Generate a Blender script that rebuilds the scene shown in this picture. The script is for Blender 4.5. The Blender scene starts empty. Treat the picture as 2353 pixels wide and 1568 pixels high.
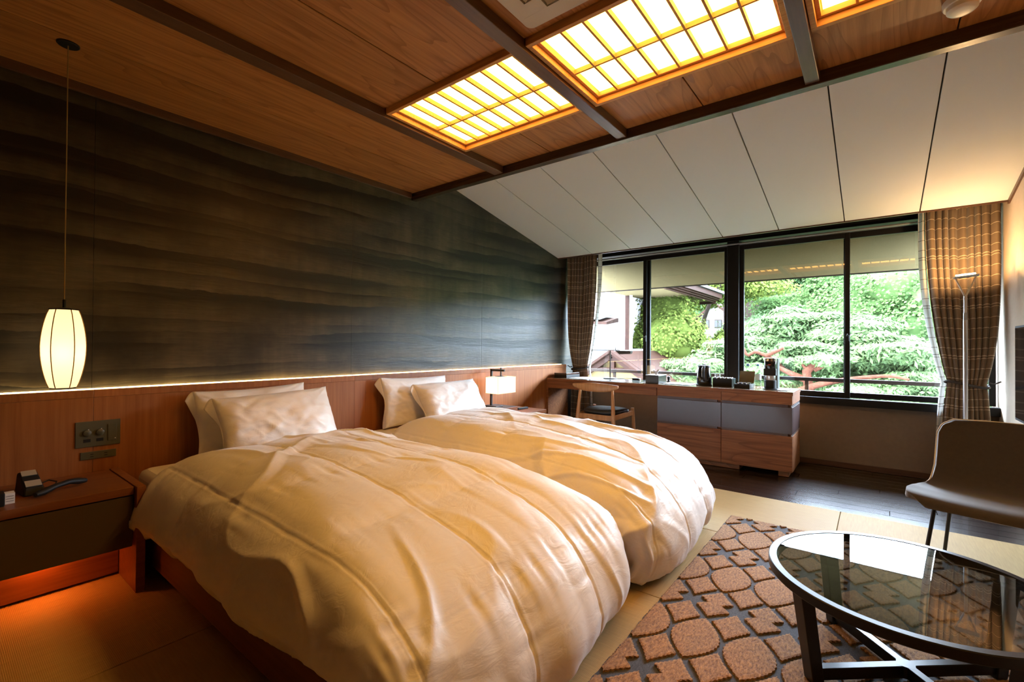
import bpy, bmesh, math, random
import numpy as np
from mathutils import Matrix, Vector

random.seed(7)
RNG = np.random.default_rng(7)
scene = bpy.context.scene
COL = scene.collection
pi = math.pi

# ------------------------------------------------------------------ camera
cam_d = bpy.data.cameras.new('camera')
cam_d.sensor_fit = 'HORIZONTAL'; cam_d.sensor_width = 36.0; cam_d.lens = 16.2717
cam_d.clip_start = 0.03; cam_d.clip_end = 300
cam = bpy.data.objects.new('camera', cam_d); COL.objects.link(cam)
cR = Vector((0.78683, 0.61713, 0.00688)); cU = Vector((0.00003, -0.01119, 0.99994)); cF = Vector((-0.61716, 0.78679, 0.00882))
cam.matrix_world = Matrix(((cR.x, cU.x, -cF.x, 0), (cR.y, cU.y, -cF.y, 0), (cR.z, cU.z, -cF.z, 1.15), (0, 0, 0, 1)))
scene.camera = cam

# ------------------------------------------------------------------ world: bright overcast sky
SKY = 78.0
world = bpy.data.worlds.new('overcast_sky'); scene.world = world
world.use_nodes = True
bg = world.node_tree.nodes['Background']
bg.inputs[0].default_value = (0.66, 0.79, 1.0, 1); bg.inputs[1].default_value = SKY

# veiled sun behind the cloud layer
sun_d = bpy.data.lights.new('veiled_sun', 'SUN'); sun_d.energy = 25.0; sun_d.angle = math.radians(25); sun_d.color = (1, .96, .88)
sun = bpy.data.objects.new('veiled_sun', sun_d); COL.objects.link(sun)
sun.rotation_euler = (math.radians(38), 0, math.radians(-35)); sun.location = (0, 3, 12)

# sampling helper for the sky light in the window opening
por_d = bpy.data.lights.new('window_portal', 'AREA'); por_d.shape = 'RECTANGLE'; por_d.size = 4.0; por_d.size_y = 1.56
por_d.cycles.is_portal = True
por = bpy.data.objects.new('window_portal', por_d); COL.objects.link(por)
por.location = (-1.2, 5.64, 1.46); por.rotation_euler = (math.radians(-90), 0, 0)

# ------------------------------------------------------------------ exposure
vs = scene.view_settings
vs.view_transform = 'Standard'; vs.look = 'None'; vs.gamma = 1.0; vs.use_curve_mapping = False
vs.exposure = 0.38
scene.display_settings.display_device = 'sRGB'
cy = scene.cycles
cy.max_bounces = 10; cy.diffuse_bounces = 5; cy.glossy_bounces = 4; cy.transmission_bounces = 6; cy.transparent_max_bounces = 12
cy.sample_clamp_indirect = 8.0
cy.caustics_reflective = False; cy.caustics_refractive = False

# ------------------------------------------------------------------ mesh helpers
class MB:
    def __init__(self): self.v = []; self.f = []
    def add(self, vs_, fs_):
        o = len(self.v); self.v += [tuple(map(float, q)) for q in vs_]
        self.f += [tuple(i + o for i in q) for q in fs_]; return self
    def box(self, x0, x1, y0, y1, z0, z1):
        return self.add([(x0,y0,z0),(x1,y0,z0),(x1,y1,z0),(x0,y1,z0),(x0,y0,z1),(x1,y0,z1),(x1,y1,z1),(x0,y1,z1)],
            [(0,3,2,1),(4,5,6,7),(0,1,5,4),(1,2,6,5),(2,3,7,6),(3,0,4,7)])
    def hexa(self, bot, top):
        return self.add(list(bot)+list(top), [(0,3,2,1),(4,5,6,7),(0,1,5,4),(1,2,6,5),(2,3,7,6),(3,0,4,7)])
    def lathe(self, prof, c=(0,0,0), n=24, rot=0.0, caps=True):
        vs_ = []; fs_ = []; m = len(prof)
        for r, z in prof:
            for k in range(n):
                a = 2*pi*k/n + rot; vs_.append((c[0]+r*math.cos(a), c[1]+r*math.sin(a), c[2]+z))
        for i in range(m-1):
            for k in range(n):
                k2 = (k+1) % n; fs_.append((i*n+k, i*n+k2, (i+1)*n+k2, (i+1)*n+k))
        if caps:
            fs_.append(tuple(range(n-1, -1, -1))); fs_.append(tuple((m-1)*n+k for k in range(n)))
        return self.add(vs_, fs_)
    def tube(self, pts, r, n=8, caps=True, flat=1.0):
        pts = [Vector(q) for q in pts]; rs = r if isinstance(r, (list, tuple)) else [r]*len(pts)
        vs_ = []; fs_ = []; up = None
        for i, q in enumerate(pts):
            t = (pts[min(i+1, len(pts)-1)] - pts[max(i-1, 0)]).normalized()
            if up is None: up = Vector((0,0,1)) if abs(t.z) < .9 else Vector((1,0,0))
            a = t.cross(up).normalized(); b = a.cross(t).normalized(); up = b
            for k in range(n):
                an = 2*pi*k/n; vs_.append(q + a*(math.cos(an)*rs[i]) + b*(math.sin(an)*rs[i]*flat))
        for i in range(len(pts)-1):
            for k in range(n):
                k2 = (k+1) % n; fs_.append((i*n+k, i*n+k2, (i+1)*n+k2, (i+1)*n+k))
        if caps:
            fs_.append(tuple(range(n-1, -1, -1))); fs_.append(tuple((len(pts)-1)*n+k for k in range(n)))
        return self.add(vs_, fs_)
    def bar(self, a, b, w, h, up=(0,0,1)):
        a = Vector(a); b = Vector(b); t = (b-a).normalized(); s = t.cross(Vector(up)).normalized(); u = s.cross(t)
        c = [(-w/2,-h/2),(w/2,-h/2),(w/2,h/2),(-w/2,h/2)]
        return self.hexa([a+s*i+u*j for i, j in c], [b+s*i+u*j for i, j in c])
    def prism(self, poly, z0, z1):
        n = len(poly); vs_ = [(x,y,z0) for x,y in poly]+[(x,y,z1) for x,y in poly]
        fs_ = [tuple(range(n-1,-1,-1)), tuple(range(n,2*n))] + [(i,(i+1)%n,n+(i+1)%n,n+i) for i in range(n)]
        return self.add(vs_, fs_)
    def grid(self, P, closed_u=False):
        P = np.asarray(P); a, b = P.shape[:2]; idx = np.arange(a*b).reshape(a, b)
        fs_ = []
        for i in range(a if closed_u else a-1):
            i2 = (i+1) % a
            for j in range(b-1): fs_.append((idx[i,j], idx[i2,j], idx[i2,j+1], idx[i,j+1]))
        return self.add(P.reshape(-1,3), fs_)

def root_loc(o):
    while o.parent: o = o.parent
    return o.location

def link_mesh(name, me, parent): 
    o = bpy.data.objects.new(name, me); COL.objects.link(o)
    if parent: o.parent = parent
    return o

def obj(name, mb, material, parent=None, smooth=None, bevel=0.0, local=False, uv=None, base=False, solid=0.0):
    """one mesh object; coordinates are world unless local (then relative to the parent)"""
    if isinstance(mb, MB):
        V = np.array(mb.v, dtype=float); Fc = mb.f
    else: V, Fc = np.asarray(mb[0], float), mb[1]
    off = np.zeros(3)
    if parent is not None and not local: off = np.array(root_loc(parent))
    if base and parent is None:
        off = np.array([(V[:,0].min()+V[:,0].max())/2, (V[:,1].min()+V[:,1].max())/2, V[:,2].min()])
    me = bpy.data.meshes.new(name)
    if isinstance(Fc, np.ndarray):
        k = Fc.shape[1]; me.vertices.add(len(V)); me.vertices.foreach_set('co', (V-off).ravel())
        me.loops.add(Fc.size); me.loops.foreach_set('vertex_index', Fc.ravel().astype(np.int32))
        me.polygons.add(len(Fc)); me.polygons.foreach_set('loop_start', np.arange(0, Fc.size, k, dtype=np.int32))
        me.update(calc_edges=True)
    else:
        me.from_pydata([tuple(q) for q in (V-off)], [], Fc); me.update()
    if uv is not None:
        l = me.uv_layers.new(name='UVMap'); vi = np.zeros(len(me.loops), dtype=np.int32); me.loops.foreach_get('vertex_index', vi)
        l.data.foreach_set('uv', np.asarray(uv, float)[vi].ravel())
    me.materials.append(material)
    if smooth is not None:
        me.polygons.foreach_set('use_smooth', [True]*len(me.polygons))
        if smooth < 180: me.set_sharp_from_angle(angle=math.radians(smooth))
    o = link_mesh(name, me, parent)
    if parent is None: o.location = off
    if solid:
        m = o.modifiers.new('thickness', 'SOLIDIFY'); m.thickness = solid; m.offset = 0
    if bevel:
        m = o.modifiers.new('edge', 'BEVEL'); m.width = bevel; m.segments = 2; m.limit_method = 'ANGLE'; m.angle_limit = math.radians(40)
    return o

def thing(name, label, cat, loc=(0,0,0), rotz=0.0, group=None, kind=None):
    o = bpy.data.objects.new(name, None); COL.objects.link(o); o.empty_display_size = .05
    o.location = loc; o.rotation_euler = (0, 0, rotz)
    if kind: o['kind'] = kind
    tag(o, label, cat, group); return o

def tag(o, label=None, cat=None, group=None):
    if label: o['label'] = label
    if cat: o['category'] = cat
    if group: o['group'] = group
    return o

def struct(o, label=None):
    o['kind'] = 'structure'
    if label: o['label'] = label
    return o

def dupe(o, parent, loc=None, name=None):
    c = o.copy(); COL.objects.link(c); c.parent = parent
    if loc is not None: c.location = loc
    return c

# ------------------------------------------------------------------ procedural noise for cloth
def _h(ix, iy, s):
    n = (ix*374761393 + iy*668265263 + s*2147483647) & 0xFFFFFFFF
    n = ((n ^ (n >> 13))*1274126177) & 0xFFFFFFFF
    return ((n ^ (n >> 16)) & 0xFFFF)/65535.0
def vnoise(x, y, s=0):
    s = int(s*10)
    x = np.asarray(x, float); y = np.asarray(y, float)
    x, y = np.broadcast_arrays(x, y)
    ix = np.floor(x).astype(np.int64); iy = np.floor(y).astype(np.int64); fx = x-ix; fy = y-iy
    fx = fx*fx*fx*(fx*(fx*6-15)+10); fy = fy*fy*fy*(fy*(fy*6-15)+10)
    a = _h(ix,iy,s); b = _h(ix+1,iy,s); c = _h(ix,iy+1,s); d = _h(ix+1,iy+1,s)
    return (a*(1-fx)+b*fx)*(1-fy)+(c*(1-fx)+d*fx)*fy*1.0 - .5
def fbm(x, y, s=0, o=3):
    r = 0; a = 1.0
    for k in range(o): r = r + a*vnoise(x*2**k, y*2**k, s+k*17); a *= .5
    return r
def curve_pts(P, n):
    """Catmull-Rom through P, resampled by arc length"""
    P = np.array(P, float); Q = np.vstack([2*P[0]-P[1], P, 2*P[-1]-P[-2]]); out = []
    for i in range(1, len(Q)-2):
        for t in np.linspace(0, 1, 24, endpoint=False):
            a, b, c, d = Q[i-1], Q[i], Q[i+1], Q[i+2]
            out.append(.5*((2*b)+(-a+c)*t+(2*a-5*b+4*c-d)*t*t+(-a+3*b-3*c+d)*t**3))
    out.append(P[-1]); out = np.array(out)
    L = np.r_[0, np.cumsum(np.linalg.norm(np.diff(out, axis=0), axis=1))]
    s = np.linspace(0, L[-1], n)
    return np.stack([np.interp(s, L, out[:,k]) for k in range(P.shape[1])], 1), s

# ------------------------------------------------------------------ materials
def srgb(r, g, b):
    f = lambda c: (c/255/12.92 if c/255 <= .04045 else ((c/255+.055)/1.055)**2.4)
    return (f(r), f(g), f(b), 1)
def newmat(name):
    m = bpy.data.materials.new(name); m.use_nodes = True; nt = m.node_tree
    return m, nt, nt.nodes['Principled BSDF'], nt.nodes['Material Output']
def mat(name, col, rough=.5, metal=0.0, spec=.5, coat=0.0, sheen=0.0, bump=None, var=None, alpha=None):
    """bump=(scale,strength,distance)  var=(scale,amount): colour mottling"""
    m, nt, b, out = newmat(name); N = nt.nodes; L = nt.links
    b.inputs['Base Color'].default_value = tuple(col[:3])+(1,); b.inputs['Roughness'].default_value = rough
    b.inputs['Metallic'].default_value = metal; b.inputs['Specular IOR Level'].default_value = spec
    b.inputs['Coat Weight'].default_value = coat; b.inputs['Coat Roughness'].default_value = .08
    b.inputs['Sheen Weight'].default_value = sheen
    if bump or var: tc = N.new('ShaderNodeTexCoord')
    if bump:
        t = N.new('ShaderNodeTexNoise'); t.inputs['Scale'].default_value = bump[0]; t.inputs['Detail'].default_value = 4
        L.new(tc.outputs['Object'], t.inputs['Vector'])
        bp = N.new('ShaderNodeBump'); bp.inputs['Strength'].default_value = bump[1]; bp.inputs['Distance'].default_value = bump[2]
        L.new(t.outputs['Fac'], bp.inputs['Height']); L.new(bp.outputs[0], b.inputs['Normal'])
    if var:
        t = N.new('ShaderNodeTexNoise'); t.inputs['Scale'].default_value = var[0]; t.inputs['Detail'].default_value = 5
        L.new(tc.outputs['Object'], t.inputs['Vector'])
        r = N.new('ShaderNodeValToRGB'); c = col
        r.color_ramp.elements[0].position = .3; r.color_ramp.elements[1].position = .7
        r.color_ramp.elements[0].color = (c[0]*(1-var[1]), c[1]*(1-var[1]), c[2]*(1-var[1]), 1)
        r.color_ramp.elements[1].color = (min(c[0]*(1+var[1]),1), min(c[1]*(1+var[1]),1), min(c[2]*(1+var[1]),1), 1)
        L.new(t.outputs['Fac'], r.inputs['Fac']); L.new(r.outputs['Color'], b.inputs['Base Color'])
    return m
def emit(name, col, strength, extra=None):
    m, nt, b, out = newmat(name)
    b.inputs['Base Color'].default_value = (.8,.75,.6,1); b.inputs['Roughness'].default_value = .6
    b.inputs['Emission Color'].default_value = tuple(col[:3])+(1,); b.inputs['Emission Strength'].default_value = strength
    return m
def wood(name, dark, light, axis, grain=1.0, rough=.4, spec=.4, coat=0.0, cath=0.0, bump=.15, rnd=.12):
    """long-grain wood; axis = the direction of the grain; cath = cathedral figure"""
    m, nt, b, out = newmat(name); N = nt.nodes; L = nt.links
    tc = N.new('ShaderNodeTexCoord'); oi = N.new('ShaderNodeObjectInfo')
    add = N.new('ShaderNodeVectorMath'); add.operation = 'ADD'
    sc_ = N.new('ShaderNodeVectorMath'); sc_.operation = 'SCALE'; sc_.inputs['Scale'].default_value = 13.0
    L.new(oi.outputs['Random'], sc_.inputs[0]); L.new(tc.outputs['Object'], add.inputs[0]); L.new(sc_.outputs[0], add.inputs[1])
    mp = N.new('ShaderNodeMapping'); s = [28*grain]*3; s['xyz'.index(axis)] = 1.1*grain
    mp.inputs['Scale'].default_value = s; L.new(add.outputs[0], mp.inputs['Vector'])
    n1 = N.new('ShaderNodeTexNoise'); n1.inputs['Scale'].default_value = 1.6; n1.inputs['Detail'].default_value = 7; n1.inputs['Roughness'].default_value = .62
    L.new(mp.outputs[0], n1.inputs['Vector'])
    ramp = N.new('ShaderNodeValToRGB'); ramp.color_ramp.elements[0].color = tuple(dark[:3])+(1,); ramp.color_ramp.elements[1].color = tuple(light[:3])+(1,)
    ramp.color_ramp.elements[0].position = .28; ramp.color_ramp.elements[1].position = .68
    fac = n1.outputs['Fac']
    if cath:
        mp2 = N.new('ShaderNodeMapping'); s2 = [5.0]*3; s2['xyz'.index(axis)] = .55; mp2.inputs['Scale'].default_value = s2
        L.new(add.outputs[0], mp2.inputs['Vector'])
        n2 = N.new('ShaderNodeTexNoise'); n2.inputs['Scale'].default_value = .9; n2.inputs['Detail'].default_value = 1.5
        L.new(mp2.outputs[0], n2.inputs['Vector'])
        mu = N.new('ShaderNodeMath'); mu.operation = 'MULTIPLY'; mu.inputs[1].default_value = 16; L.new(n2.outputs['Fac'], mu.inputs[0])
        fr = N.new('ShaderNodeMath'); fr.operation = 'FRACT'; L.new(mu.outputs[0], fr.inputs[0])
        pw = N.new('ShaderNodeMath'); pw.operation = 'POWER'; pw.inputs[1].default_value = 7; L.new(fr.outputs[0], pw.inputs[0])
        su = N.new('ShaderNodeMath'); su.operation = 'MULTIPLY_ADD'; su.inputs[1].default_value = -cath; L.new(pw.outputs[0], su.inputs[0]); L.new(n1.outputs['Fac'], su.inputs[2])
        fac = su.outputs[0]
    L.new(fac, ramp.inputs['Fac'])
    hv = N.new('ShaderNodeHueSaturation'); L.new(ramp.outputs['Color'], hv.inputs['Color'])
    mr = N.new('ShaderNodeMapRange'); mr.inputs['To Min'].default_value = 1-rnd; mr.inputs['To Max'].default_value = 1+rnd
    L.new(oi.outputs['Random'], mr.inputs['Value']); L.new(mr.outputs[0], hv.inputs['Value'])
    L.new(hv.outputs[0], b.inputs['Base Color'])
    b.inputs['Roughness'].default_value = rough; b.inputs['Specular IOR Level'].default_value = spec; b.inputs['Coat Weight'].default_value = coat
    if bump:
        bp = N.new('ShaderNodeBump'); bp.inputs['Strength'].default_value = bump; bp.inputs['Distance'].default_value = .002
        L.new(n1.outputs['Fac'], bp.inputs['Height']); L.new(bp.outputs[0], b.inputs['Normal'])
    return m
def clear_glass(name, tint=(1,1,1), ior=1.45, rough=0.0):
    m = bpy.data.materials.new(name); m.use_nodes = True; nt = m.node_tree; N = nt.nodes; L = nt.links
    N.remove(N['Principled BSDF']); out = N['Material Output']
    tr = N.new('ShaderNodeBsdfTransparent'); tr.inputs[0].default_value = tuple(tint)+(1,)
    gl = N.new('ShaderNodeBsdfGlossy'); gl.inputs['Roughness'].default_value = rough; gl.inputs[0].default_value = (1,1,1,1)
    lw = N.new('ShaderNodeLayerWeight'); lw.inputs[0].default_value = .5
    pw = N.new('ShaderNodeMath'); pw.operation = 'POWER'; pw.inputs[1].default_value = 5; L.new(lw.outputs['Facing'], pw.inputs[0])
    f0 = ((ior-1)/(ior+1))**2
    fr = N.new('ShaderNodeMath'); fr.operation = 'MULTIPLY_ADD'; fr.inputs[1].default_value = 1-f0; fr.inputs[2].default_value = f0; L.new(pw.outputs[0], fr.inputs[0])
    mx = N.new('ShaderNodeMixShader'); L.new(fr.outputs[0], mx.inputs[0]); L.new(tr.outputs[0], mx.inputs[1]); L.new(gl.outputs[0], mx.inputs[2])
    L.new(mx.outputs[0], out.inputs[0]); return m
def shade_mat(name, col, glow, strength):
    """lamp-shade cloth: translucent, with its own even glow"""
    m = bpy.data.materials.new(name); m.use_nodes = True; nt = m.node_tree; N = nt.nodes; L = nt.links
    N.remove(N['Principled BSDF']); out = N['Material Output']
    di = N.new('ShaderNodeBsdfDiffuse'); di.inputs[0].default_value = tuple(col)+(1,)
    tl = N.new('ShaderNodeBsdfTranslucent'); tl.inputs[0].default_value = tuple(col)+(1,)
    em = N.new('ShaderNodeEmission'); em.inputs[0].default_value = tuple(glow)+(1,); em.inputs[1].default_value = strength
    mx = N.new('ShaderNodeMixShader'); mx.inputs[0].default_value = .6; L.new(di.outputs[0], mx.inputs[1]); L.new(tl.outputs[0], mx.inputs[2])
    ad = N.new('ShaderNodeAddShader'); L.new(mx.outputs[0], ad.inputs[0]); L.new(em.outputs[0], ad.inputs[1]); L.new(ad.outputs[0], out.inputs[0])
    return m

M = {}
M['ceil_wood'] = wood('ceiling_cedar', (.29,.115,.030), (.48,.22,.068), 'y', .8, .45, .35, cath=.35, bump=.08)
M['batten'] = wood('dark_batten', (.07,.030,.014), (.13,.06,.028), 'y', 1.2, .35, .5)
M['beam'] = wood('dark_beam', (.030,.014,.008), (.06,.03,.016), 'x', 1.2, .25, .6)
M['shoji_wood'] = wood('shoji_frame_wood', (.42,.20,.06), (.62,.33,.12), 'x', 2, .45, .3)
M['shoji_pane'] = emit('lit_shoji_paper', (1.0,.51,.105), 8.8)
M['panel_wood'] = wood('headboard_wood', (.24,.076,.018), (.35,.128,.037), 'z', 1.1, .42, .35)
M['panel_wood_y'] = wood('headboard_rail_wood', (.24,.076,.018), (.35,.128,.037), 'z', 1.1, .42, .35)
M['ns_wood'] = wood('nightstand_wood', (.19,.060,.020), (.28,.105,.036), 'y', 1.0, .4, .35)
M['ns_front'] = mat('nightstand_front_cloth', (.075,.05,.025), .7, bump=(400,.2,.001))
M['bed_wood'] = wood('bed_frame_wood', (.13,.045,.020), (.20,.08,.034), 'x', 1.0, .4, .35)
M['desk_wood'] = wood('desk_teak', (.17,.060,.022), (.31,.130,.052), 'x', 1.0, .5, .25, cath=.25)
M['desk_top'] = wood('desk_top_wood', (.26,.13,.06), (.40,.21,.10), 'x', 1.0, .16, .6, coat=.35)
M['chair_wood'] = wood('chair_oak', (.34,.16,.06), (.50,.26,.11), 'z', 1.6, .35, .4)
M['lilac'] = mat('glossy_lilac_lacquer', (.070,.046,.046), .28, coat=.12, spec=.5)
M['dark_floor'] = wood('dark_floor_boards', (.010,.006,.005), (.024,.014,.011), 'x', .9, .27, .6, coat=.15, bump=0, rnd=.2)
M['black'] = mat('black_plastic', (.010,.010,.010), .55, spec=.3)
M['black_gloss'] = mat('black_gloss', (.010,.010,.011), .1, coat=.4)
M['black_metal'] = mat('black_metal', (.015,.015,.016), .38, metal=.3)
M['black_leather'] = mat('black_leather', (.014,.012,.012), .42, bump=(300,.25,.001))
M['frame_black'] = mat('window_frame_bronze', (.006,.006,.006), .5, spec=.2)
M['alu'] = mat('dull_aluminium', (.32,.33,.34), .35, metal=.7)
M['silver'] = mat('satin_silver', (.55,.55,.56), .28, metal=.9)
M['chrome'] = mat('chrome', (.8,.8,.82), .08, metal=1.0)
M['cream_shaded'] = mat('cream_wall_paper_shaded', (.20,.150,.105), .9, spec=.15, bump=(180,.25,.002), var=(30,.04))  # cream paper of the window wall, its backlit shade painted into a darker colour
M['back_wall'] = mat('brown_back_wall', (.16,.10,.055), .8)
M['cream'] = mat('cream_wall_paper', (.46,.37,.27), .85, bump=(180,.25,.002), var=(30,.03))
M['white_panel'] = mat('ceiling_wallpaper', (.60,.62,.65), .85, bump=(260,.25,.0015))
M['dark_gap'] = mat('dark_joint', (.03,.025,.022), .8)
M['trim_dark'] = wood('dark_trim', (.05,.022,.012), (.10,.045,.024), 'x', 1.2, .35, .45)
M['linen'] = None
M['sheet'] = mat('mattress_sheet', (.78,.74,.68), .7)
M['tie'] = mat('tieback_cord', (.03,.022,.018), .7)
M['olive_plate'] = mat('olive_switch_plate', (.075,.07,.038), .4)
M['white_plastic'] = mat('white_plastic', (.72,.72,.70), .35)
M['ac_white'] = mat('air_conditioner_casing', (.55,.50,.44), .4)
M['paper'] = mat('white_paper', (.82,.82,.80), .7)
M['beige_plastic'] = mat('beige_plastic', (.42,.36,.26), .45)
M['felt'] = mat('grey_brown_felt', (.032,.023,.016), .95, sheen=.5, bump=(420,.5,.002), var=(60,.12))
M['piping'] = mat('pale_piping', (.55,.55,.52), .7)
M['win_glass'] = clear_glass('window_glass', (.97,.98,.97), 1.45)
M['table_glass'] = clear_glass('smoked_table_glass', (.50,.51,.48), 1.5)
M['bottle_glass'] = clear_glass('clear_bottle_plastic', (.86,.90,.90), 1.25)
M['blue'] = mat('blue_cap', (.08,.22,.62), .4)
M['tea_wood'] = mat('olive_wood_box', (.16,.125,.06), .5, var=(20,.15))
M['strip'] = emit('warm_light_strip', (1.0,.66,.26), 12.0)
def mat_dark_wall():
    """dark earth finish: long overlapping horizontal strokes, each fading upwards from a crisp lower edge"""
    m, nt, b, out = newmat('layered_earth_wall'); N = nt.nodes; L = nt.links
    def math_(op, *a):
        n = N.new('ShaderNodeMath'); n.operation = op
        for i, q in enumerate(a):
            if isinstance(q, (int, float)): n.inputs[i].default_value = q
            else: L.new(q, n.inputs[i])
        return n.outputs[0]
    def noise(sc, scale, det, rough=.5):
        mp = N.new('ShaderNodeMapping'); mp.inputs['Scale'].default_value = sc; L.new(tc.outputs['Object'], mp.inputs['Vector'])
        n = N.new('ShaderNodeTexNoise'); n.inputs['Scale'].default_value = scale; n.inputs['Detail'].default_value = det; n.inputs['Roughness'].default_value = rough
        L.new(mp.outputs[0], n.inputs['Vector']); return n.outputs['Fac']
    tc = N.new('ShaderNodeTexCoord'); sp = N.new('ShaderNodeSeparateXYZ'); L.new(tc.outputs['Object'], sp.inputs[0])
    wob = noise((1,.35,.9), 1.3, 3); rag = noise((1,9,9), 1.5, 4)
    fine = noise((1,7,70), 1.4, 6); blot = noise((1,1.6,1.6), 1.5, 5, .6); drip = noise((1,16,1.2), 1.0, 3)
    def strokes(freq, ph, wamp, seedscale):
        zz_ = math_('MULTIPLY_ADD', sp.outputs['Z'], freq, ph)
        zz_ = math_('MULTIPLY_ADD', wob, wamp, zz_); zz_ = math_('MULTIPLY_ADD', rag, .10, zz_)
        fr = math_('FRACT', zz_); fl = math_('FLOOR', zz_)
        cb_ = N.new('ShaderNodeCombineXYZ'); L.new(math_('MULTIPLY', fl, 3.7), cb_.inputs[2]); L.new(math_('MULTIPLY', sp.outputs['Y'], seedscale), cb_.inputs[1])
        nz = N.new('ShaderNodeTexNoise'); nz.inputs['Scale'].default_value = 1.0; nz.inputs['Detail'].default_value = 2; L.new(cb_.outputs[0], nz.inputs['Vector'])
        mk = N.new('ShaderNodeMapRange'); mk.inputs['From Min'].default_value = .40; mk.inputs['From Max'].default_value = .55; L.new(nz.outputs['Fac'], mk.inputs['Value'])
        e = math_('POWER', fr, 2.2)                       # dark gathers towards the upper end of a course, then breaks off
        return math_('MULTIPLY', e, mk.outputs[0])
    d1 = strokes(4.2, .2, 1.5, .45); d2 = strokes(7.5, .7, 1.4, .9)
    dark = math_('MINIMUM', math_('ADD', math_('MULTIPLY', d1, 1.7), math_('MULTIPLY', d2, .8)), 1.0)
    base = math_('MULTIPLY_ADD', blot, 1.9, -.35)
    base = math_('MULTIPLY', base, math_('MULTIPLY_ADD', fine, 1.0, .5)); base = math_('MULTIPLY', base, math_('MULTIPLY_ADD', drip, .8, .6))
    val = math_('MAXIMUM', math_('MULTIPLY', base, math_('SUBTRACT', 1.0, math_('MULTIPLY', dark, .93))), .05)
    co = N.new('ShaderNodeMixRGB'); co.inputs[1].default_value = (.002,.0018,.0014,1); co.inputs[2].default_value = (.092,.075,.045,1); L.new(val, co.inputs[0])
    L.new(co.outputs[0], b.inputs['Base Color'])
    b.inputs['Roughness'].default_value = .40; b.inputs['Specular IOR Level'].default_value = .40
    hgt = math_('SUBTRACT', math_('MULTIPLY', blot, .5), math_('MULTIPLY', dark, 1.0))
    bp = N.new('ShaderNodeBump'); bp.inputs['Strength'].default_value = .30; bp.inputs['Distance'].default_value = .010; L.new(hgt, bp.inputs['Height'])
    bp2 = N.new('ShaderNodeBump'); bp2.inputs['Strength'].default_value = .35; bp2.inputs['Distance'].default_value = .003; L.new(fine, bp2.inputs['Height'])
    L.new(bp.outputs[0], bp2.inputs['Normal']); L.new(bp2.outputs[0], b.inputs['Normal'])
    return m
M['dark_wall'] = mat_dark_wall()

def mat_linen():
    m, nt, b, out = newmat('white_satin_linen'); N = nt.nodes; L = nt.links
    b.inputs['Base Color'].default_value = (.85,.82,.785,1); b.inputs['Roughness'].default_value = .42
    b.inputs['Specular IOR Level'].default_value = .45; b.inputs['Sheen Weight'].default_value = .25; b.inputs['Sheen Roughness'].default_value = .4
    tc = N.new('ShaderNodeTexCoord')
    n = N.new('ShaderNodeTexNoise'); n.inputs['Scale'].default_value = 17; n.inputs['Detail'].default_value = 7; n.inputs['Distortion'].default_value = 1.6
    mp = N.new('ShaderNodeMapping'); mp.inputs['Scale'].default_value = (1,.45,1); mp.inputs['Rotation'].default_value = (0,0,.6)
    L.new(tc.outputs['Object'], mp.inputs['Vector']); L.new(mp.outputs[0], n.inputs['Vector'])
    bp = N.new('ShaderNodeBump'); bp.inputs['Strength'].default_value = .45; bp.inputs['Distance'].default_value = .006
    L.new(n.outputs['Fac'], bp.inputs['Height']); L.new(bp.outputs[0], b.inputs['Normal'])
    return m
M['linen'] = mat_linen()

def mat_curtain(name, base, line, transl, hsp=.083, vsp=.11, lw=.045):
    m, nt, b, out = newmat(name); N = nt.nodes; L = nt.links
    uv = N.new('ShaderNodeUVMap'); sp = N.new('ShaderNodeSeparateXYZ'); L.new(uv.outputs[0], sp.inputs[0])
    def lines(sock, sp_, w, ph):
        a = N.new('ShaderNodeMath'); a.operation = 'MULTIPLY_ADD'; a.inputs[1].default_value = 1/sp_; a.inputs[2].default_value = ph; L.new(sock, a.inputs[0])
        f = N.new('ShaderNodeMath'); f.operation = 'FRACT'; L.new(a.outputs[0], f.inputs[0])
        c = N.new('ShaderNodeMath'); c.operation = 'LESS_THAN'; c.inputs[1].default_value = w; L.new(f.outputs[0], c.inputs[0]); return c.outputs[0]
    a = lines(sp.outputs['Y'], hsp, lw, .1); c = lines(sp.outputs['Y'], hsp*5, lw*.25, .37); d = lines(sp.outputs['X'], vsp, lw*.5, .5)
    mx = N.new('ShaderNodeMath'); mx.operation = 'MAXIMUM'; L.new(a, mx.inputs[0]); L.new(c, mx.inputs[1])
    dd = N.new('ShaderNodeMath'); dd.operation = 'MULTIPLY'; dd.inputs[1].default_value = .12; L.new(d, dd.inputs[0])
    m2 = N.new('ShaderNodeMath'); m2.operation = 'MAXIMUM'; L.new(mx.outputs[0], m2.inputs[0]); L.new(dd.outputs[0], m2.inputs[1])
    co = N.new('ShaderNodeMixRGB'); co.inputs[1].default_value = tuple(base)+(1,); co.inputs[2].default_value = tuple(line)+(1,); L.new(m2.outputs[0], co.inputs[0])
    L.new(co.outputs[0], b.inputs['Base Color']); b.inputs['Roughness'].default_value = .8; b.inputs['Sheen Weight'].default_value = .2
    tl = N.new('ShaderNodeBsdfTranslucent'); L.new(co.outputs[0], tl.inputs[0])
    ms = N.new('ShaderNodeMixShader'); ms.inputs[0].default_value = transl; L.new(b.outputs[0], ms.inputs[1]); L.new(tl.outputs[0], ms.inputs[2])
    L.new(ms.outputs[0], out.inputs[0]); return m
M['curtain'] = mat_curtain('brown_check_curtain', (.16,.105,.058), (.66,.53,.36), .10)
M['lining'] = mat_curtain('white_check_lining', (.70,.70,.68), (.22,.20,.18), .45, .083, .06, .06)

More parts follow.
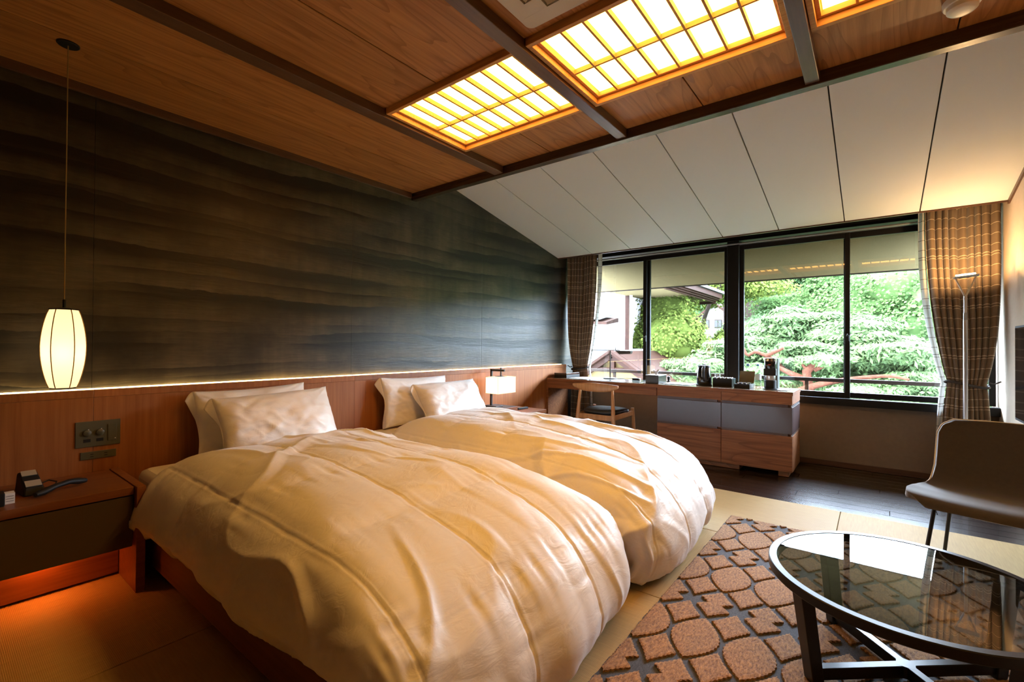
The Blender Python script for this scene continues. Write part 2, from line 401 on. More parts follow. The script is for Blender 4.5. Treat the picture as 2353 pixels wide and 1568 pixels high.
def mat_tatami(name, axis, col):
    m, nt, b, out = newmat(name); N = nt.nodes; L = nt.links
    tc = N.new('ShaderNodeTexCoord'); wv = N.new('ShaderNodeTexWave'); wv.bands_direction = axis; wv.inputs['Scale'].default_value = 62; wv.inputs['Distortion'].default_value = .25
    wv.inputs['Detail'].default_value = 1; L.new(tc.outputs['Object'], wv.inputs['Vector'])
    mp = N.new('ShaderNodeMapping'); s = [90,90,90]; s['XYZ'.index(axis)] = 6; mp.inputs['Scale'].default_value = s; L.new(tc.outputs['Object'], mp.inputs['Vector'])
    n = N.new('ShaderNodeTexNoise'); n.inputs['Scale'].default_value = 1.5; n.inputs['Detail'].default_value = 4; L.new(mp.outputs[0], n.inputs['Vector'])
    r = N.new('ShaderNodeValToRGB'); r.color_ramp.elements[0].color = tuple(c*.72 for c in col)+(1,); r.color_ramp.elements[1].color = tuple(min(1,c*1.18) for c in col)+(1,)
    ad = N.new('ShaderNodeMath'); ad.operation = 'MULTIPLY_ADD'; ad.inputs[1].default_value = .3; L.new(wv.outputs['Fac'], ad.inputs[0])
    ml = N.new('ShaderNodeMath'); ml.operation = 'MULTIPLY'; ml.inputs[1].default_value = .7; L.new(n.outputs['Fac'], ml.inputs[0]); L.new(ml.outputs[0], ad.inputs[2])
    L.new(ad.outputs[0], r.inputs['Fac']); L.new(r.outputs[0], b.inputs['Base Color']); b.inputs['Roughness'].default_value = .58; b.inputs['Specular IOR Level'].default_value = .08
    bp = N.new('ShaderNodeBump'); bp.inputs['Strength'].default_value = .35; bp.inputs['Distance'].default_value = .0015; L.new(wv.outputs['Fac'], bp.inputs['Height']); L.new(bp.outputs[0], b.inputs['Normal'])
    return m
M['tatami_x'] = mat_tatami('tatami_rush_across', 'X', (.50,.36,.17))
M['tatami_y'] = mat_tatami('tatami_rush_along', 'Y', (.50,.36,.17))

def mat_rug(name, c0, c1, sc_, bs, bd, stretch):
    m, nt, b, out = newmat(name); N = nt.nodes; L = nt.links
    tc = N.new('ShaderNodeTexCoord'); oi = N.new('ShaderNodeObjectInfo')
    ad = N.new('ShaderNodeVectorMath'); ad.operation = 'ADD'; L.new(tc.outputs['Object'], ad.inputs[0]); L.new(oi.outputs['Random'], ad.inputs[1])
    mp = N.new('ShaderNodeMapping'); mp.inputs['Scale'].default_value = stretch; mp.inputs['Rotation'].default_value = (0,0,.35); L.new(ad.outputs[0], mp.inputs['Vector'])
    n = N.new('ShaderNodeTexNoise'); n.inputs['Scale'].default_value = sc_; n.inputs['Detail'].default_value = 5; n.inputs['Roughness'].default_value = .7; L.new(mp.outputs[0], n.inputs['Vector'])
    r = N.new('ShaderNodeValToRGB'); r.color_ramp.elements[0].position = .32; r.color_ramp.elements[1].position = .68
    r.color_ramp.elements[0].color = tuple(c0)+(1,); r.color_ramp.elements[1].color = tuple(c1)+(1,)
    L.new(n.outputs['Fac'], r.inputs['Fac']); L.new(r.outputs[0], b.inputs['Base Color']); b.inputs['Roughness'].default_value = .95; b.inputs['Sheen Weight'].default_value = .15
    bp = N.new('ShaderNodeBump'); bp.inputs['Strength'].default_value = bs; bp.inputs['Distance'].default_value = bd; L.new(n.outputs['Fac'], bp.inputs['Height']); L.new(bp.outputs[0], b.inputs['Normal'])
    return m
M['pile'] = mat_rug('brown_jute_pile', (.12,.044,.012), (.52,.27,.082), 130, .9, .006, (1,.35,1))
M['rug_base'] = mat_rug('slate_woven_ground', (.022,.023,.030), (.075,.076,.090), 160, .6, .003, (1.6,.5,1))

# =================================================================== SETTING
XW = -3.22      # dark feature wall
XR = 0.80       # right wall
YB = -1.20      # wall behind the camera
YG = 5.50       # window plane
ZC = 2.48       # timber ceiling
slope_z = lambda y: 2.2725 + (5.05-y)*0.208

# ---- feature wall: backing + tall panels butted together
wh = struct(obj('wall_left', MB().box(XW-.12, XW-.012, YB, 5.75, -.05, 3.1), M['dark_gap']), 'dark layered earth-finished feature wall behind the beds')
for a, b_ in ((YB, .55), (.55, 2.07), (2.07, 3.593), (3.593, 5.60)):
    obj('panel', MB().box(XW-.012, XW, a+.0006, b_-.0006, .80, 2.90), M['dark_wall'], wh)
# ---- right wall, wall behind the camera
wr = struct(obj('wall_right', MB().box(XR, XR+.12, YB, 5.75, -.05, 3.0), M['cream']), 'cream papered wall on the right with a wall-hung screen')
wb = struct(obj('wall_back', MB().box(XW-.12, XR+.12, YB-.12, YB, -.05, 3.0), M['back_wall']), 'brown wall behind the viewpoint')
# ---- low wall under the windows, lintel
ww = struct(obj('wall_window', MB().box(XW, XR, 5.46, 5.62, -.05, .60), M['cream_shaded']), 'low cream wall under the row of windows, backlit shade in its colour')
lint = obj('lintel', MB().box(XW, XR, 5.46, 5.62, 2.30, 3.0), M['frame_black'], ww)
struct(obj('baseboard_window', MB().box(XW, XR, 5.448, 5.46, 0, .05), M['trim_dark']))
struct(obj('trim_1', MB().box(XW, XR, 5.385, 5.47, .595, .665), M['frame_black'], bevel=.003), 'dark bronze window sill ledge')

# ---- floor: slab, tatami mats, dark boards
fl = struct(obj('floor', MB().box(XW-.1, XR+.1, YB-.1, 5.62, -.16, -.035), M['dark_gap']), 'floor of tatami mats with dark boards along the window')
xs = [-3.20, -2.12, -1.155, -.19, .795]; ys = [-1.19, -.805, .16, 1.13, 2.09, 3.06, 3.985]
for i in range(4):
    for j in range(6):
        obj('tatami_mat', MB().box(xs[i]+.0015, xs[i+1]-.0015, ys[j]+.0015, ys[j+1]-.0015, -.035, 0), M['tatami_x' if (i+j) % 2 else 'tatami_y'], fl, bevel=.003)
y = 3.988; k = 0
while y < 5.44:
    y2 = min(y+.118, 5.452); cut = [-3.20] + sorted([-2.6+((k*1.37) % 1.9), -.75+((k*.83) % 1.4)]) + [.798]
    for a, b_ in zip(cut[:-1], cut[1:]):
        obj('plank', MB().box(a+.0012, b_-.0012, y+.0014, y2-.0014, -.035, -.004), M['dark_floor'], fl, bevel=.0012)
    y = y2; k += 1

# ---- timber ceiling: backing, planks, battens, edge beam
ce = struct(obj('ceiling', MB().box(XW, XR, YB, 2.68, 2.60, 2.72), M['dark_gap']), 'timber plank ceiling with dark battens')
WELLY0, WELLY1 = 1.60, 2.25
def plank(x0, x1, y0, y1): obj('plank', MB().box(x0+.003, x1-.003, y0+.002, y1-.002, ZC, ZC+.018), M['ceil_wood'], ce, bevel=.0015)
plank(-3.215, -2.757, YB, 2.66); plank(-2.757, -2.235, YB, 2.66)
for x0, xm, x1 in ((-2.20, -1.757, -1.245), (-1.22, -.748, -.255), (-.222, .271, .80)):
    for a, b_ in ((x0, xm), (xm, x1)):
        plank(a, b_, YB, WELLY0); plank(a, b_, WELLY1, 2.66)
for x0, x1 in ((-2.258, -2.175), (-1.26, -1.197), (-.268, -.209)):
    obj('batten', MB().box(x0, x1, YB, 2.66, 2.43, 2.60), M['batten'], ce, bevel=.003)
struct(obj('trim_2', MB().box(XW, XW+.022, YB, 2.64, 2.435, ZC+.02), M['batten'], bevel=.002), 'dark trim where timber ceiling meets feature wall')
struct(obj('trim_3', MB().box(XW, XR, 2.65, 2.705, 2.42, 2.80), M['beam'], bevel=.004), 'dark beam along the edge of the timber ceiling')
# ---- sloping papered ceiling panels
cs = struct(obj('ceiling_slope', MB().hexa([(XW,2.70,slope_z(2.70)+.02),(XR,2.70,slope_z(2.70)+.02),(XR,5.06,slope_z(5.06)+.02),(XW,5.06,slope_z(5.06)+.02)],
    [(XW,2.70,slope_z(2.70)+.12),(XR,2.70,slope_z(2.70)+.12),(XR,5.06,slope_z(5.06)+.12),(XW,5.06,slope_z(5.06)+.12)]), M['dark_gap']), 'sloping pale papered ceiling over the window side')
xj = [XW, -2.728, -2.228, -1.728, -1.228, -.726, -.214, .29, XR]
for a, b_ in zip(xj[:-1], xj[1:]):
    a += .004; b_ -= .004
    obj('panel', MB().hexa([(a,2.70,slope_z(2.70)),(b_,2.70,slope_z(2.70)),(b_,5.05,slope_z(5.05)),(a,5.05,slope_z(5.05))],
        [(a,2.70,slope_z(2.70)+.02),(b_,2.70,slope_z(2.70)+.02),(b_,5.05,slope_z(5.05)+.02),(a,5.05,slope_z(5.05)+.02)]), M['white_panel'], cs, bevel=.0015)
struct(obj('trim_4', MB().box(XW, XR, 5.05, 5.075, 2.262, 2.42), M['trim_dark'], bevel=.002), 'thin dark trim at the low edge of the sloping ceiling')
struct(obj('trim_5', MB().hexa([(XR-.012,2.70,slope_z(2.70)-.03),(XR,2.70,slope_z(2.70)-.03),(XR,5.05,slope_z(5.05)-.03),(XR-.012,5.05,slope_z(5.05)-.03)],
    [(XR-.012,2.70,slope_z(2.70)),(XR,2.70,slope_z(2.70)),(XR,5.05,slope_z(5.05)),(XR-.012,5.05,slope_z(5.05))]), M['trim_dark']), 'dark trim where right wall meets sloping ceiling')
struct(obj('ceiling_pocket', MB().box(XW, XR, 5.07, 5.62, 2.42, 2.50), M['frame_black']), 'black curtain pocket above the windows')

# ---- windows: four sliding sashes, a wide post between the pairs
WX = [-3.205, -2.205, -1.21, -.215, .79]; WZ0, WZ1 = .665, 2.30
struct(obj('trim_6', MB().box(-1.27, -1.152, 5.41, 5.60, .665, 2.30), M['frame_black'], bevel=.004), 'wide black post between window pairs')
struct(obj('trim_7', MB().box(XW, XR, 5.40, 5.47, 2.250, 2.266), M['alu'], bevel=.003), 'grey aluminium head rail over the windows')
def sash(n, x0, x1, z0, z1, y0, y1, s=.042):
    mb = MB(); mb.box(x0, x0+s, y0, y1, z0, z1).box(x1-s, x1, y0, y1, z0, z1).box(x0+s, x1-s, y0, y1, z0, z0+s+.01).box(x0+s, x1-s, y0, y1, z1-s-.02, z1)
    w = struct(obj('window_%d' % n, mb, M['frame_black'], bevel=.003), 'black framed sliding window sash')
    obj('pane', MB().box(x0+s-.004, x1-s+.004, (y0+y1)/2-.003, (y0+y1)/2+.003, z0+s+.006, z1-s-.016), M['win_glass'], w)
    return w
w1 = sash(1, WX[0], -2.168, WZ0, 2.262, 5.50, 5.535)
w2 = sash(2, -2.242, -1.268, WZ0, 2.262, 5.462, 5.497)
w3 = sash(3, -1.154, -.188, WZ0, 2.262, 5.462, 5.497)
w4 = sash(4, -.240, WX[4], WZ0, 2.262, 5.50, 5.535)
w1['label'] = 'window sash nearest the feature wall'; w2['label'] = 'window sash left of the wide post'
w3['label'] = 'window sash right of the wide post'; w4['label'] = 'window sash nearest the right wall'
for w, x, z in ((w3, -.212, 1.245), (w2, -2.215, 1.24)):
    obj('latch', MB().box(x-.018, x+.018, 5.440, 5.463, z-.035, z+.035).tube([(x,5.445,z+.01),(x+.012,5.42,z+.03),(x+.028,5.42,z+.03)], .009, 8), M['black'], w, bevel=.003)

# ---- headboard wainscot with light strip
hb = thing('headboard_panel', 'full-width orange-brown wooden headboard panelling under the dark wall', 'headboard', (-3.19, 2, 0))
yy = [YB, .55, 2.07, 3.593, 5.19]
for a, b_ in zip(yy[:-1], yy[1:]):
    obj('panel', MB().box(XW, -3.17, a+.0005, b_-.0005, 0, .8652), M['panel_wood'], hb, bevel=.001)
    obj('top_rail', MB().box(-3.186, -3.168, a+.0005, b_-.0005, .866, .905), M['panel_wood_y'], hb, bevel=.001)
obj('light_strip', MB().box(-3.199, -3.1875, YB+.02, 5.10, .884, .9105), M['strip'], hb)['label'] = 'glowing warm light strip'
# =================================================================== CEILING FITTINGS
def ceiling_light(x0, x1, label):
    t = thing('ceiling_light', label, 'light panel', ((x0+x1)/2, (WELLY0+WELLY1)/2, 2.47), group='shoji ceiling lights')
    y0, y1 = WELLY0+.002, WELLY1-.002
    # outer casing
    mb = MB(); zb, zt = 2.448, 2.56; w = .022
    mb.box(x0, x1, y0, y0+w, zb, zt).box(x0, x1, y1-w, y1, zb, zt).box(x0, x0+w, y0+w, y1-w, zb, zt).box(x1-w, x1, y0+w, y1-w, zb, zt)
    obj('frame', mb, M['shoji_wood'], t, bevel=.002)
    a0, a1, b0, b1 = x0+w, x1-w, y0+w, y1-w; zg0, zg1 = 2.478, 2.502; bw = .010
    ins = MB(); ins.box(a0, a1, b0, b0+.016, zg0, zg1).box(a0, a1, b1-.016, b1, zg0, zg1).box(a0, a0+.016, b0+.016, b1-.016, zg0, zg1).box(a1-.016, a1, b0+.016, b1-.016, zg0, zg1)
    obj('inner_frame', ins, M['shoji_wood'], t, bevel=.0015)
    a0 += .016; a1 -= .016; b0 += .016; b1 -= .016; cw = (a1-a0)/8; ym = b0+(b1-b0)*.565
    for k in range(1, 8): obj('muntin', MB().box(a0+k*cw-bw/2, a0+k*cw+bw/2, b0, b1, zg0, zg1), M['shoji_wood'], t)
    obj('muntin', MB().box(a0, a1, ym-bw/2, ym+bw/2, zg0+.001, zg1-.001), M['shoji_wood'], t)
    for k in range(8):
        for c, d in ((b0, ym-bw/2), (ym+bw/2, b1)):
            obj('pane', MB().box(a0+k*cw+bw/2, a0+(k+1)*cw-bw/2, c, d, zg1, zg1+.003), M['shoji_pane'], t)
    obj('backing', MB().box(x0, x1, y0, y1, zt, zt+.012), M['white_plastic'], t)
    return t
ceiling_light(-2.172, -1.263, 'lit shoji ceiling light nearest the dark wall')
ceiling_light(-1.195, -.270, 'lit shoji ceiling light between the two right battens')
ceiling_light(-.207, .797, 'lit shoji ceiling light nearest the smoke detector')

def rounded_rect(x0, x1, y0, y1, r, n=6):
    out = []
    for cx, cy_, a0 in ((x1-r,y1-r,0),(x0+r,y1-r,90),(x0+r,y0+r,180),(x1-r,y0+r,270)):
        for k in range(n+1):
            a = math.radians(a0+90*k/n); out.append((cx+r*math.cos(a), cy_+r*math.sin(a)))
    return out
ac = thing('air_conditioner', 'square recessed ceiling air conditioner with louvre slots', 'air conditioner', (-.735, 1.15, 2.455))
ax0, ax1, ay0, ay1 = -1.135, -.335, .752, 1.552
# casing as a ring of strips so that the four slots are real openings
mb = MB(); zb, zt = 2.462, ZC-.0005
mb.prism(rounded_rect(ax0, ax1, ay0, ay1, .05), zt-.006, zt)
obj('casing', mb, M['ac_white'], ac, bevel=.003)
s0, s1 = .072, .135      # slot inset
plate = MB()
plate.prism(rounded_rect(ax0+.004, ax1-.004, ay0+.004, ay0+s0, .03), zb, zt-.006).prism(rounded_rect(ax0+.004, ax1-.004, ay1-s0, ay1-.004, .03), zb, zt-.006)
plate.box(ax0+.004, ax0+s0, ay0+s0-.03, ay1-s0+.03, zb+.0004, zt-.006).box(ax1-s0, ax1-.004, ay0+s0-.03, ay1-s0+.03, zb+.0004, zt-.006)
plate.box(ax0+s1, ax1-s1, ay0+s1, ay1-s1, zb, zt-.006)
for cx in (ax0+s0, ax1-s1):
    for cy_ in (ay0+s0, ay1-s1): plate.box(cx-.001, cx+(s1-s0)+.001, cy_-.001, cy_+(s1-s0)+.001, zb+.0002, zt-.006)
obj('face_plate', plate, M['ac_white'], ac)
for a in (0, 1):
    c = ay0+(s0+s1)/2 if a == 0 else ay1-(s0+s1)/2
    obj('louvre', MB().bar((ax0+s1+.01, c, zb+.006), (ax1-s1-.01, c, zb+.006), .042, .004, (0,.5 if a else -.5,1)), M['beige_plastic'], ac)
    c = ax0+(s0+s1)/2 if a == 0 else ax1-(s0+s1)/2
    obj('louvre', MB().bar((c, ay0+s1+.01, zb+.006), (c, ay1-s1-.01, zb+.006), .042, .004, (.5 if a else -.5,0,1)), M['beige_plastic'], ac)

sd = thing('smoke_detector', 'round white smoke detector on the timber ceiling', 'smoke detector', (.262, 2.435, 2.43))
obj('base', MB().lathe([(.054,-.022),(.058,-.015),(.058,0)], (.262,2.435,ZC), 32), M['white_plastic'], sd, smooth=40)
obj('cover', MB().lathe([(.030,-.046),(.040,-.044),(.046,-.038),(.047,-.022)], (.262,2.435,ZC), 32), M['white_plastic'], sd, smooth=40)

# pendant lantern
px, py = -2.832, .388
pe = thing('pendant_lamp', 'glowing six-sided paper lantern pendant over the near nightstand', 'pendant lamp', (px, py, .945))
obj('ceiling_rose', MB().lathe([(.036,-.008),(.039,-.005),(.039,0)], (px,py,ZC), 28), M['black'], pe, smooth=40)
obj('cord', MB().tube([(px,py,ZC-.006),(px,py,1.338)], .0022, 6), mat('gold_cord', (.30,.20,.07), .5), pe)
obj('stem', MB().lathe([(.006,0),(.006,.033),(.004,.036)], (px,py,1.303), 12), M['black'], pe)
obj('top_cap', MB().lathe([(.050,0),(.050,.005),(.012,.009)], (px,py,1.292), 6, math.radians(20)), M['black'], pe)
obj('bottom_cap', MB().lathe([(.041,-.004),(.044,0)], (px,py,.947), 6, math.radians(20)), M['black'], pe)
zz = np.linspace(0, 1, 18); rr = .044+.003*zz+.028*np.sin(pi*zz)**.8
shade = MB().lathe([(r_, .949+z_*.343) for r_, z_ in zip(rr, zz)], (px,py,0), 6, math.radians(20), caps=False)
RIBM = mat('lantern_rib', (.35,.22,.08), .6)
sh = obj('shade', shade, shade_mat('lantern_paper', (.80,.68,.45), (1,.72,.38), .80), pe)
for k in range(6):
    a = 2*pi*k/6+math.radians(20)
    obj('rib', MB().tube([(px+(r_+.0008)*math.cos(a), py+(r_+.0008)*math.sin(a), .949+z_*.343) for r_, z_ in zip(rr, zz)], .0019, 6), RIBM, pe)
def lamp_point(name, loc, parent, energy, col, r):
    d = bpy.data.lights.new(name, 'POINT'); d.energy = energy; d.color = col; d.shadow_soft_size = r
    o = bpy.data.objects.new(name, d); COL.objects.link(o); o.parent = parent
    o.location = Vector(loc)-root_loc(parent); return o
lamp_point('bulb', (px, py, 1.10), pe, .45, (1,.70,.38), .03)

# =================================================================== BEDS
def bed(y0, y1, label, yaw_seed):
    t = thing('bed', label, 'bed', (-2.0, (y0+y1)/2, 0), group='twin beds')
    obj('frame', MB().box(-3.165, -1.13, y0+.0, y0+.035, .075, .245).box(-3.165, -1.13, y1-.035, y1, .075, .245).box(-1.165, -1.13, y0+.035, y1-.035, .075, .245).box(-3.165, -3.13, y0+.035, y1-.035, .075, .245), M['bed_wood'], t, bevel=.003)
    obj('slat_base', MB().box(-3.13, -1.165, y0+.035, y1-.035, .20, .243), M['bed_wood'], t)
    for x in (-3.0, -1.26):
        for yv in (y0+.10, y1-.10): obj('leg', MB().box(x-.035, x+.035, yv-.035, yv+.035, 0, .20), M['bed_wood'], t, bevel=.003)
    mm = MB(); p = rounded_rect(-3.10, -1.14, y0+.015, y1-.015, .07)
    mm.prism(p, .247, .478)
    obj('mattress', mm, M['sheet'], t, bevel=.035, smooth=60)
    return t
bed(.695, 1.915, 'near twin bed with low brown wooden frame', 1)
bed(2.005, 3.205, 'far twin bed beside the window with low wooden frame', 2)

def duvet(name, label, ya, yb, seed, hem_near, hem_far):
    yc = (ya+yb)/2; zt = .625
    nx, ny = 300, 250
    cx, sx = curve_pts([(-2.66,.485),(-2.70,.525),(-2.68,.575),(-2.56,.605),(-2.3,.622),(-1.9,.625),(-1.55,.60),(-1.27,.555),(-1.05,.492),(-.905,.405),(-.815,.29),(-.775,.18),(-.795,.09),(-.845,.045)], nx)
    w = (yb-ya)
    cy_, sy = curve_pts([(ya+.045,hem_near),(ya+.012,hem_near+.05),(ya-.004,.33),(ya+.020,.42),(ya+.085,.515),(ya+.20,.585),(ya+.37,.615),(yc,.625),(yb-.37,.615),(yb-.20,.585),(yb-.085,.515),(yb-.020,.42),(yb+.002,.33),(yb-.012,hem_far+.05),(yb-.045,hem_far)], ny)
    S, T = np.meshgrid(sx, sy, indexing='ij')
    dx = np.maximum(zt-cx[:,1], 0)[:,None]; dy = np.maximum(zt-cy_[:,1], 0)[None,:]
    drop = (dx**3.2+dy**3.2)**(1/3.2)
    Z = zt-drop; Z = np.where(Z < .055, .055-(.055-Z)*.05, Z)
    ex = np.clip(dx/.5, 0, 1)*(cx[:,0] > -1.6)[:,None]; ey = np.clip(dy/.42, 0, 1)
    cor = (ex*ey)**1.0
    X = cx[:,0][:,None]-.16*cor+0*T; sgn = np.sign(cy_[:,0]-yc)[None,:]
    Y = cy_[:,0][None,:]-.10*cor*sgn+0*S
    P = np.stack([X, Y, Z], -1)
    def normals(P):
        a = np.gradient(P, axis=0); b = np.gradient(P, axis=1); n = np.cross(a, b); n /= np.linalg.norm(n, axis=-1, keepdims=True)+1e-9
        return n
    N = normals(P)
    if N[nx//2, ny//2, 2] < 0: N = -N
    # quilting seams: distances in cloth coordinates
    Ly = sy[-1]; Lx = sx[-1]
    rng = np.random.default_rng(seed)
    ts = [Ly*.5-.17+k*.40 for k in (-2,-1,0,1,2,3)]
    ss = [.10+k*.46 for k in range(0, 7)]
    warp = .018*fbm(S*2.2, T*2.2, seed)
    dS = np.min([np.abs(S+warp-q) for q in ss], axis=0)+.004; dT = np.min([np.abs(T-warp-q) for q in ts], axis=0)
    puff = .015*(1-np.exp(-dS/.050))*(1-np.exp(-dT/.055))-.004
    puff *= (1-.45*np.clip(dy/.3,0,1))*(1-.3*np.clip(dx/.4,0,1))
    seam = -.0022*(np.exp(-(dS/.005)**2)+np.exp(-(dT/.005)**2))+.0018*(np.exp(-((dS-.011)/.006)**2)+np.exp(-((dT-.011)/.006)**2))
    big = .030*fbm(S*1.5+3, T*1.5, seed+5, 2)
    # soft diagonal folds (ridged noise, warped)
    wv = .5*fbm(S*1.3, T*1.3, seed+9, 2)
    u = (S*.75+T*.66)*3.2+wv*3; v = (-S*.66+T*.75)*1.25+wv
    r1 = 1-np.abs(2*vnoise(u, v, seed+21)); r1 = np.clip(r1-.55, 0, 1)**1.3*.055
    u2 = (S*.4-T*.92)*6+wv*4; v2 = (S*.92+T*.4)*2.2
    r2 = np.clip(1-np.abs(2*vnoise(u2, v2, seed+33))-.58, 0, 1)*.034
    mask = np.clip(.5+1.6*fbm(S*1.6, T*1.6, seed+41, 2), 0, 1)
    # gathers along the seams
    g = .0075*vnoise(S*34, T*3, seed+51)*np.exp(-dT/.07)+.0075*vnoise(T*34, S*3, seed+52)*np.exp(-dS/.07)
    # hanging folds on the sides and the foot
    hang_y = np.clip((dy-.12)/.32, 0, 1)*(1-.6*ex); hang_x = np.clip((dx-.14)/.4, 0, 1)*(1-.6*ey)
    fold_y = hang_y*(.032*fbm(S*4.2+.35*T, T*.7, seed+61, 2)+.018*vnoise(S*11, T*1.0, seed+62))
    fold_x = hang_x*(.030*fbm(T*4.2, S*.7, seed+63, 2)+.020*vnoise(T*12, S*1.2, seed+64))
    D = puff+seam+big+(r1+r2)*mask+g+fold_y+fold_x
    P = P+N*D[...,None]
    # uneven hem
    hem = np.clip((.28-P[...,2])/.2, 0, 1)
    P[...,2] += hem*.030*fbm((S+T)*3.0, (S-T)*.4, seed+71, 2)*(P[...,2] > .05)
    P[...,2] = np.maximum(P[...,2], .022)
    idx = np.arange(nx*ny).reshape(nx, ny)
    Fq = np.stack([idx[:-1,:-1], idx[1:,:-1], idx[1:,1:], idx[:-1,1:]], -1).reshape(-1,4)
    o = obj(name, (P.reshape(-1,3), Fq), M['linen'], smooth=180, base=True)
    m = o.modifiers.new('thickness', 'SOLIDIFY'); m.thickness = .012; m.offset = -1
    return tag(o, label, 'duvet', 'puffy white duvets')
duvet('duvet', 'puffy white quilted duvet on the near bed', .625, 1.955, 11, .245, .22)
duvet('duvet', 'puffy white quilted duvet on the far bed by the desk', 1.985, 3.245, 47, .20, .16)

def pillow(label, c, w, h, th, lean, roll, seed, yaw=0.0, flange=True):
    """w along the wall (Y), h up the headboard; lean = tilt back against the board"""
    n, m_ = 72, 56
    U, V = np.meshgrid(np.linspace(-1,1,n), np.linspace(-1,1,m_), indexing='ij')
    out = []
    prof = (np.clip(1-np.abs(U)**2.8, 0, 1)**.58)*(np.clip(1-np.abs(V)**2.4, 0, 1)**.58)
    pinch = 1-.045*(1-np.abs(V)**2)*np.abs(U)**4; pinch2 = 1-.07*(1-np.abs(U)**2)*np.abs(V)**4
    A = U*w/2*pinch; B = V*h/2*pinch2
    for s in (1, -1):
        wr_ = .020*fbm(U*2.2+s, V*2.2, seed+s, 3)*(.35+prof)+.010*np.clip(1-np.abs(2*vnoise(U*4+V*2, V*2-U, seed+7))-.6, 0, 1)
        # creases running in from the corners
        cr = .012*vnoise(np.arctan2(np.abs(V)-1.05, np.abs(U)-1.05)*9, np.sign(U)*2+np.sign(V)*5, seed+3)*np.exp(-((1-np.abs(U))**2+(1-np.abs(V))**2)/.18)
        H_ = s*(th/2*prof*(1.0 if s > 0 else .75)+.004)+wr_+cr*(prof > .05)
        out.append(np.stack([H_, A, B], -1))
    idx = np.arange(n*m_).reshape(n, m_)
    f1 = np.stack([idx[:-1,:-1], idx[1:,:-1], idx[1:,1:], idx[:-1,1:]], -1).reshape(-1,4); f2 = f1[:,::-1]+n*m_
    rim = list(idx[:,0])+list(idx[-1,1:])+list(idx[-2::-1,-1])+list(idx[0,-2:0:-1])
    f3 = np.array([(rim[i], rim[i]+n*m_, rim[(i+1)%len(rim)]+n*m_, rim[(i+1)%len(rim)]) for i in range(len(rim))])
    P = np.concatenate([out[0].reshape(-1,3), out[1].reshape(-1,3)])
    Rm = np.array(Matrix.Rotation(yaw,3,'Z') @ Matrix.Rotation(-lean,3,'Y') @ Matrix.Rotation(roll,3,'X'))
    P = P@Rm.T
    P += np.array(c)
    o = obj('pillow', (P, np.concatenate([f1, f2, f3])), M['linen'], smooth=180, base=True)
    tag(o, label, 'pillow', 'white pillows')
    if flange:   # loose open end of the pillow case, folded outwards
        fv = []; k = 15
        q = np.linspace(-1, 1, 26)
        for i in range(k):
            e = i/(k-1)
            for v in q:
                fl = .055*e
                fl = e*(.006+.034*max(0, (v-.25)/.75)**1.2); fv.append((.020*e*math.sin(v*3.3+seed)-.015*e*e, -w/2*(1-.045*(1-v*v))-fl+.004, v*h/2*(1.0+.01*e)-.05*e*e*max(0,v)))
        fv = np.array(fv).reshape(k, 26, 3)@Rm.T+np.array(c)
        obj('pillow_case_hem', MB().grid(fv), M['linen'], o, smooth=180, solid=.004)
    return o
pillow('upright white pillow at the back of the near bed', (-3.055, 1.30, .680), .66, .40, .15, math.radians(12), math.radians(1.5), 3)
pillow('white pillow leaning at the front on the near bed', (-2.875, 1.372, .662), .70, .41, .20, math.radians(26), math.radians(2), 8)
pillow('upright white pillow at the back of the far bed', (-3.055, 2.60, .680), .70, .40, .15, math.radians(12), math.radians(-1), 14)
pillow('white pillow leaning at the front on the far bed', (-2.862, 2.83, .655), .72, .40, .21, math.radians(30), math.radians(1), 22)
# =================================================================== NIGHTSTANDS
def nightstand(y0, y1, side_at, label):
    t = thing('nightstand', label, 'nightstand', (-2.94, (y0+y1)/2, 0), group='built-in nightstands')
    obj('top', MB().box(-3.168, -2.70, y0, y1, .446, .482), M['ns_wood'], t, bevel=.002)
    obj('drawer_front', MB().box(-2.735, -2.705, y0+.004, y1-.002, .207, .440), M['ns_front'], t, bevel=.002)
    obj('carcass', MB().box(-3.168, -2.737, y0, y1, .225, .444), M['ns_wood'], t)
    obj('kick_panel', MB().box(-2.975, -2.955, y0, y1, .012, .225), M['ns_wood'], t, bevel=.001)
    ya, yb = side_at
    obj('side_panel', MB().box(-3.168, -2.668, ya, yb, 0, .485), M['ns_wood'], t, bevel=.002)
    return t
ns1 = nightstand(-.25, .614, (.617, .652), 'brown built-in nightstand glowing underneath beside the near bed')
ns2 = nightstand(3.40, 4.035, (3.362, 3.397), 'brown built-in nightstand carrying the square-shade lamp')
# under-shelf lamp of the near nightstand
obj('under_lamp', MB().lathe([(.030,-.010),(.030,0)], (-2.905,.33,.2245), 20), emit('amber_under_lamp', (1,.23,.03), 70.0), ns1)
# switches in the headboard
sw = thing('switch_plate', 'olive switch plate in the headboard above the near nightstand', 'switch', (-3.169, .57, .61))
obj('plate', MB().box(-3.1695, -3.163, .481, .658, .613, .744), M['olive_plate'], sw, bevel=.002)
for yv in (.525, .575):
    d = obj('dial', MB().lathe([(.016,0),(.016,.010),(.013,.012)], (0,0,0), 20), M['olive_plate'], sw, local=True, smooth=40)
    d.rotation_euler = (0, pi/2, 0); d.location = (.006, yv-.57, .685-.61)
    obj('indicator', MB().box(-3.163, -3.162, yv+.004, yv+.008, .700, .704), M['white_plastic'], sw)
    obj('label_plate', MB().box(-3.163, -3.1618, yv-.014, yv+.014, .638, .654), M['black'], sw)
obj('rocker', MB().box(-3.163, -3.159, .606, .642, .635, .722), M['olive_plate'], sw, bevel=.002)
obj('indicator', MB().box(-3.159, -3.158, .634, .638, .644, .648), M['white_plastic'], sw)
so = thing('socket_plate', 'slim olive socket plate under the switch plate', 'socket', (-3.169, .571, .548))
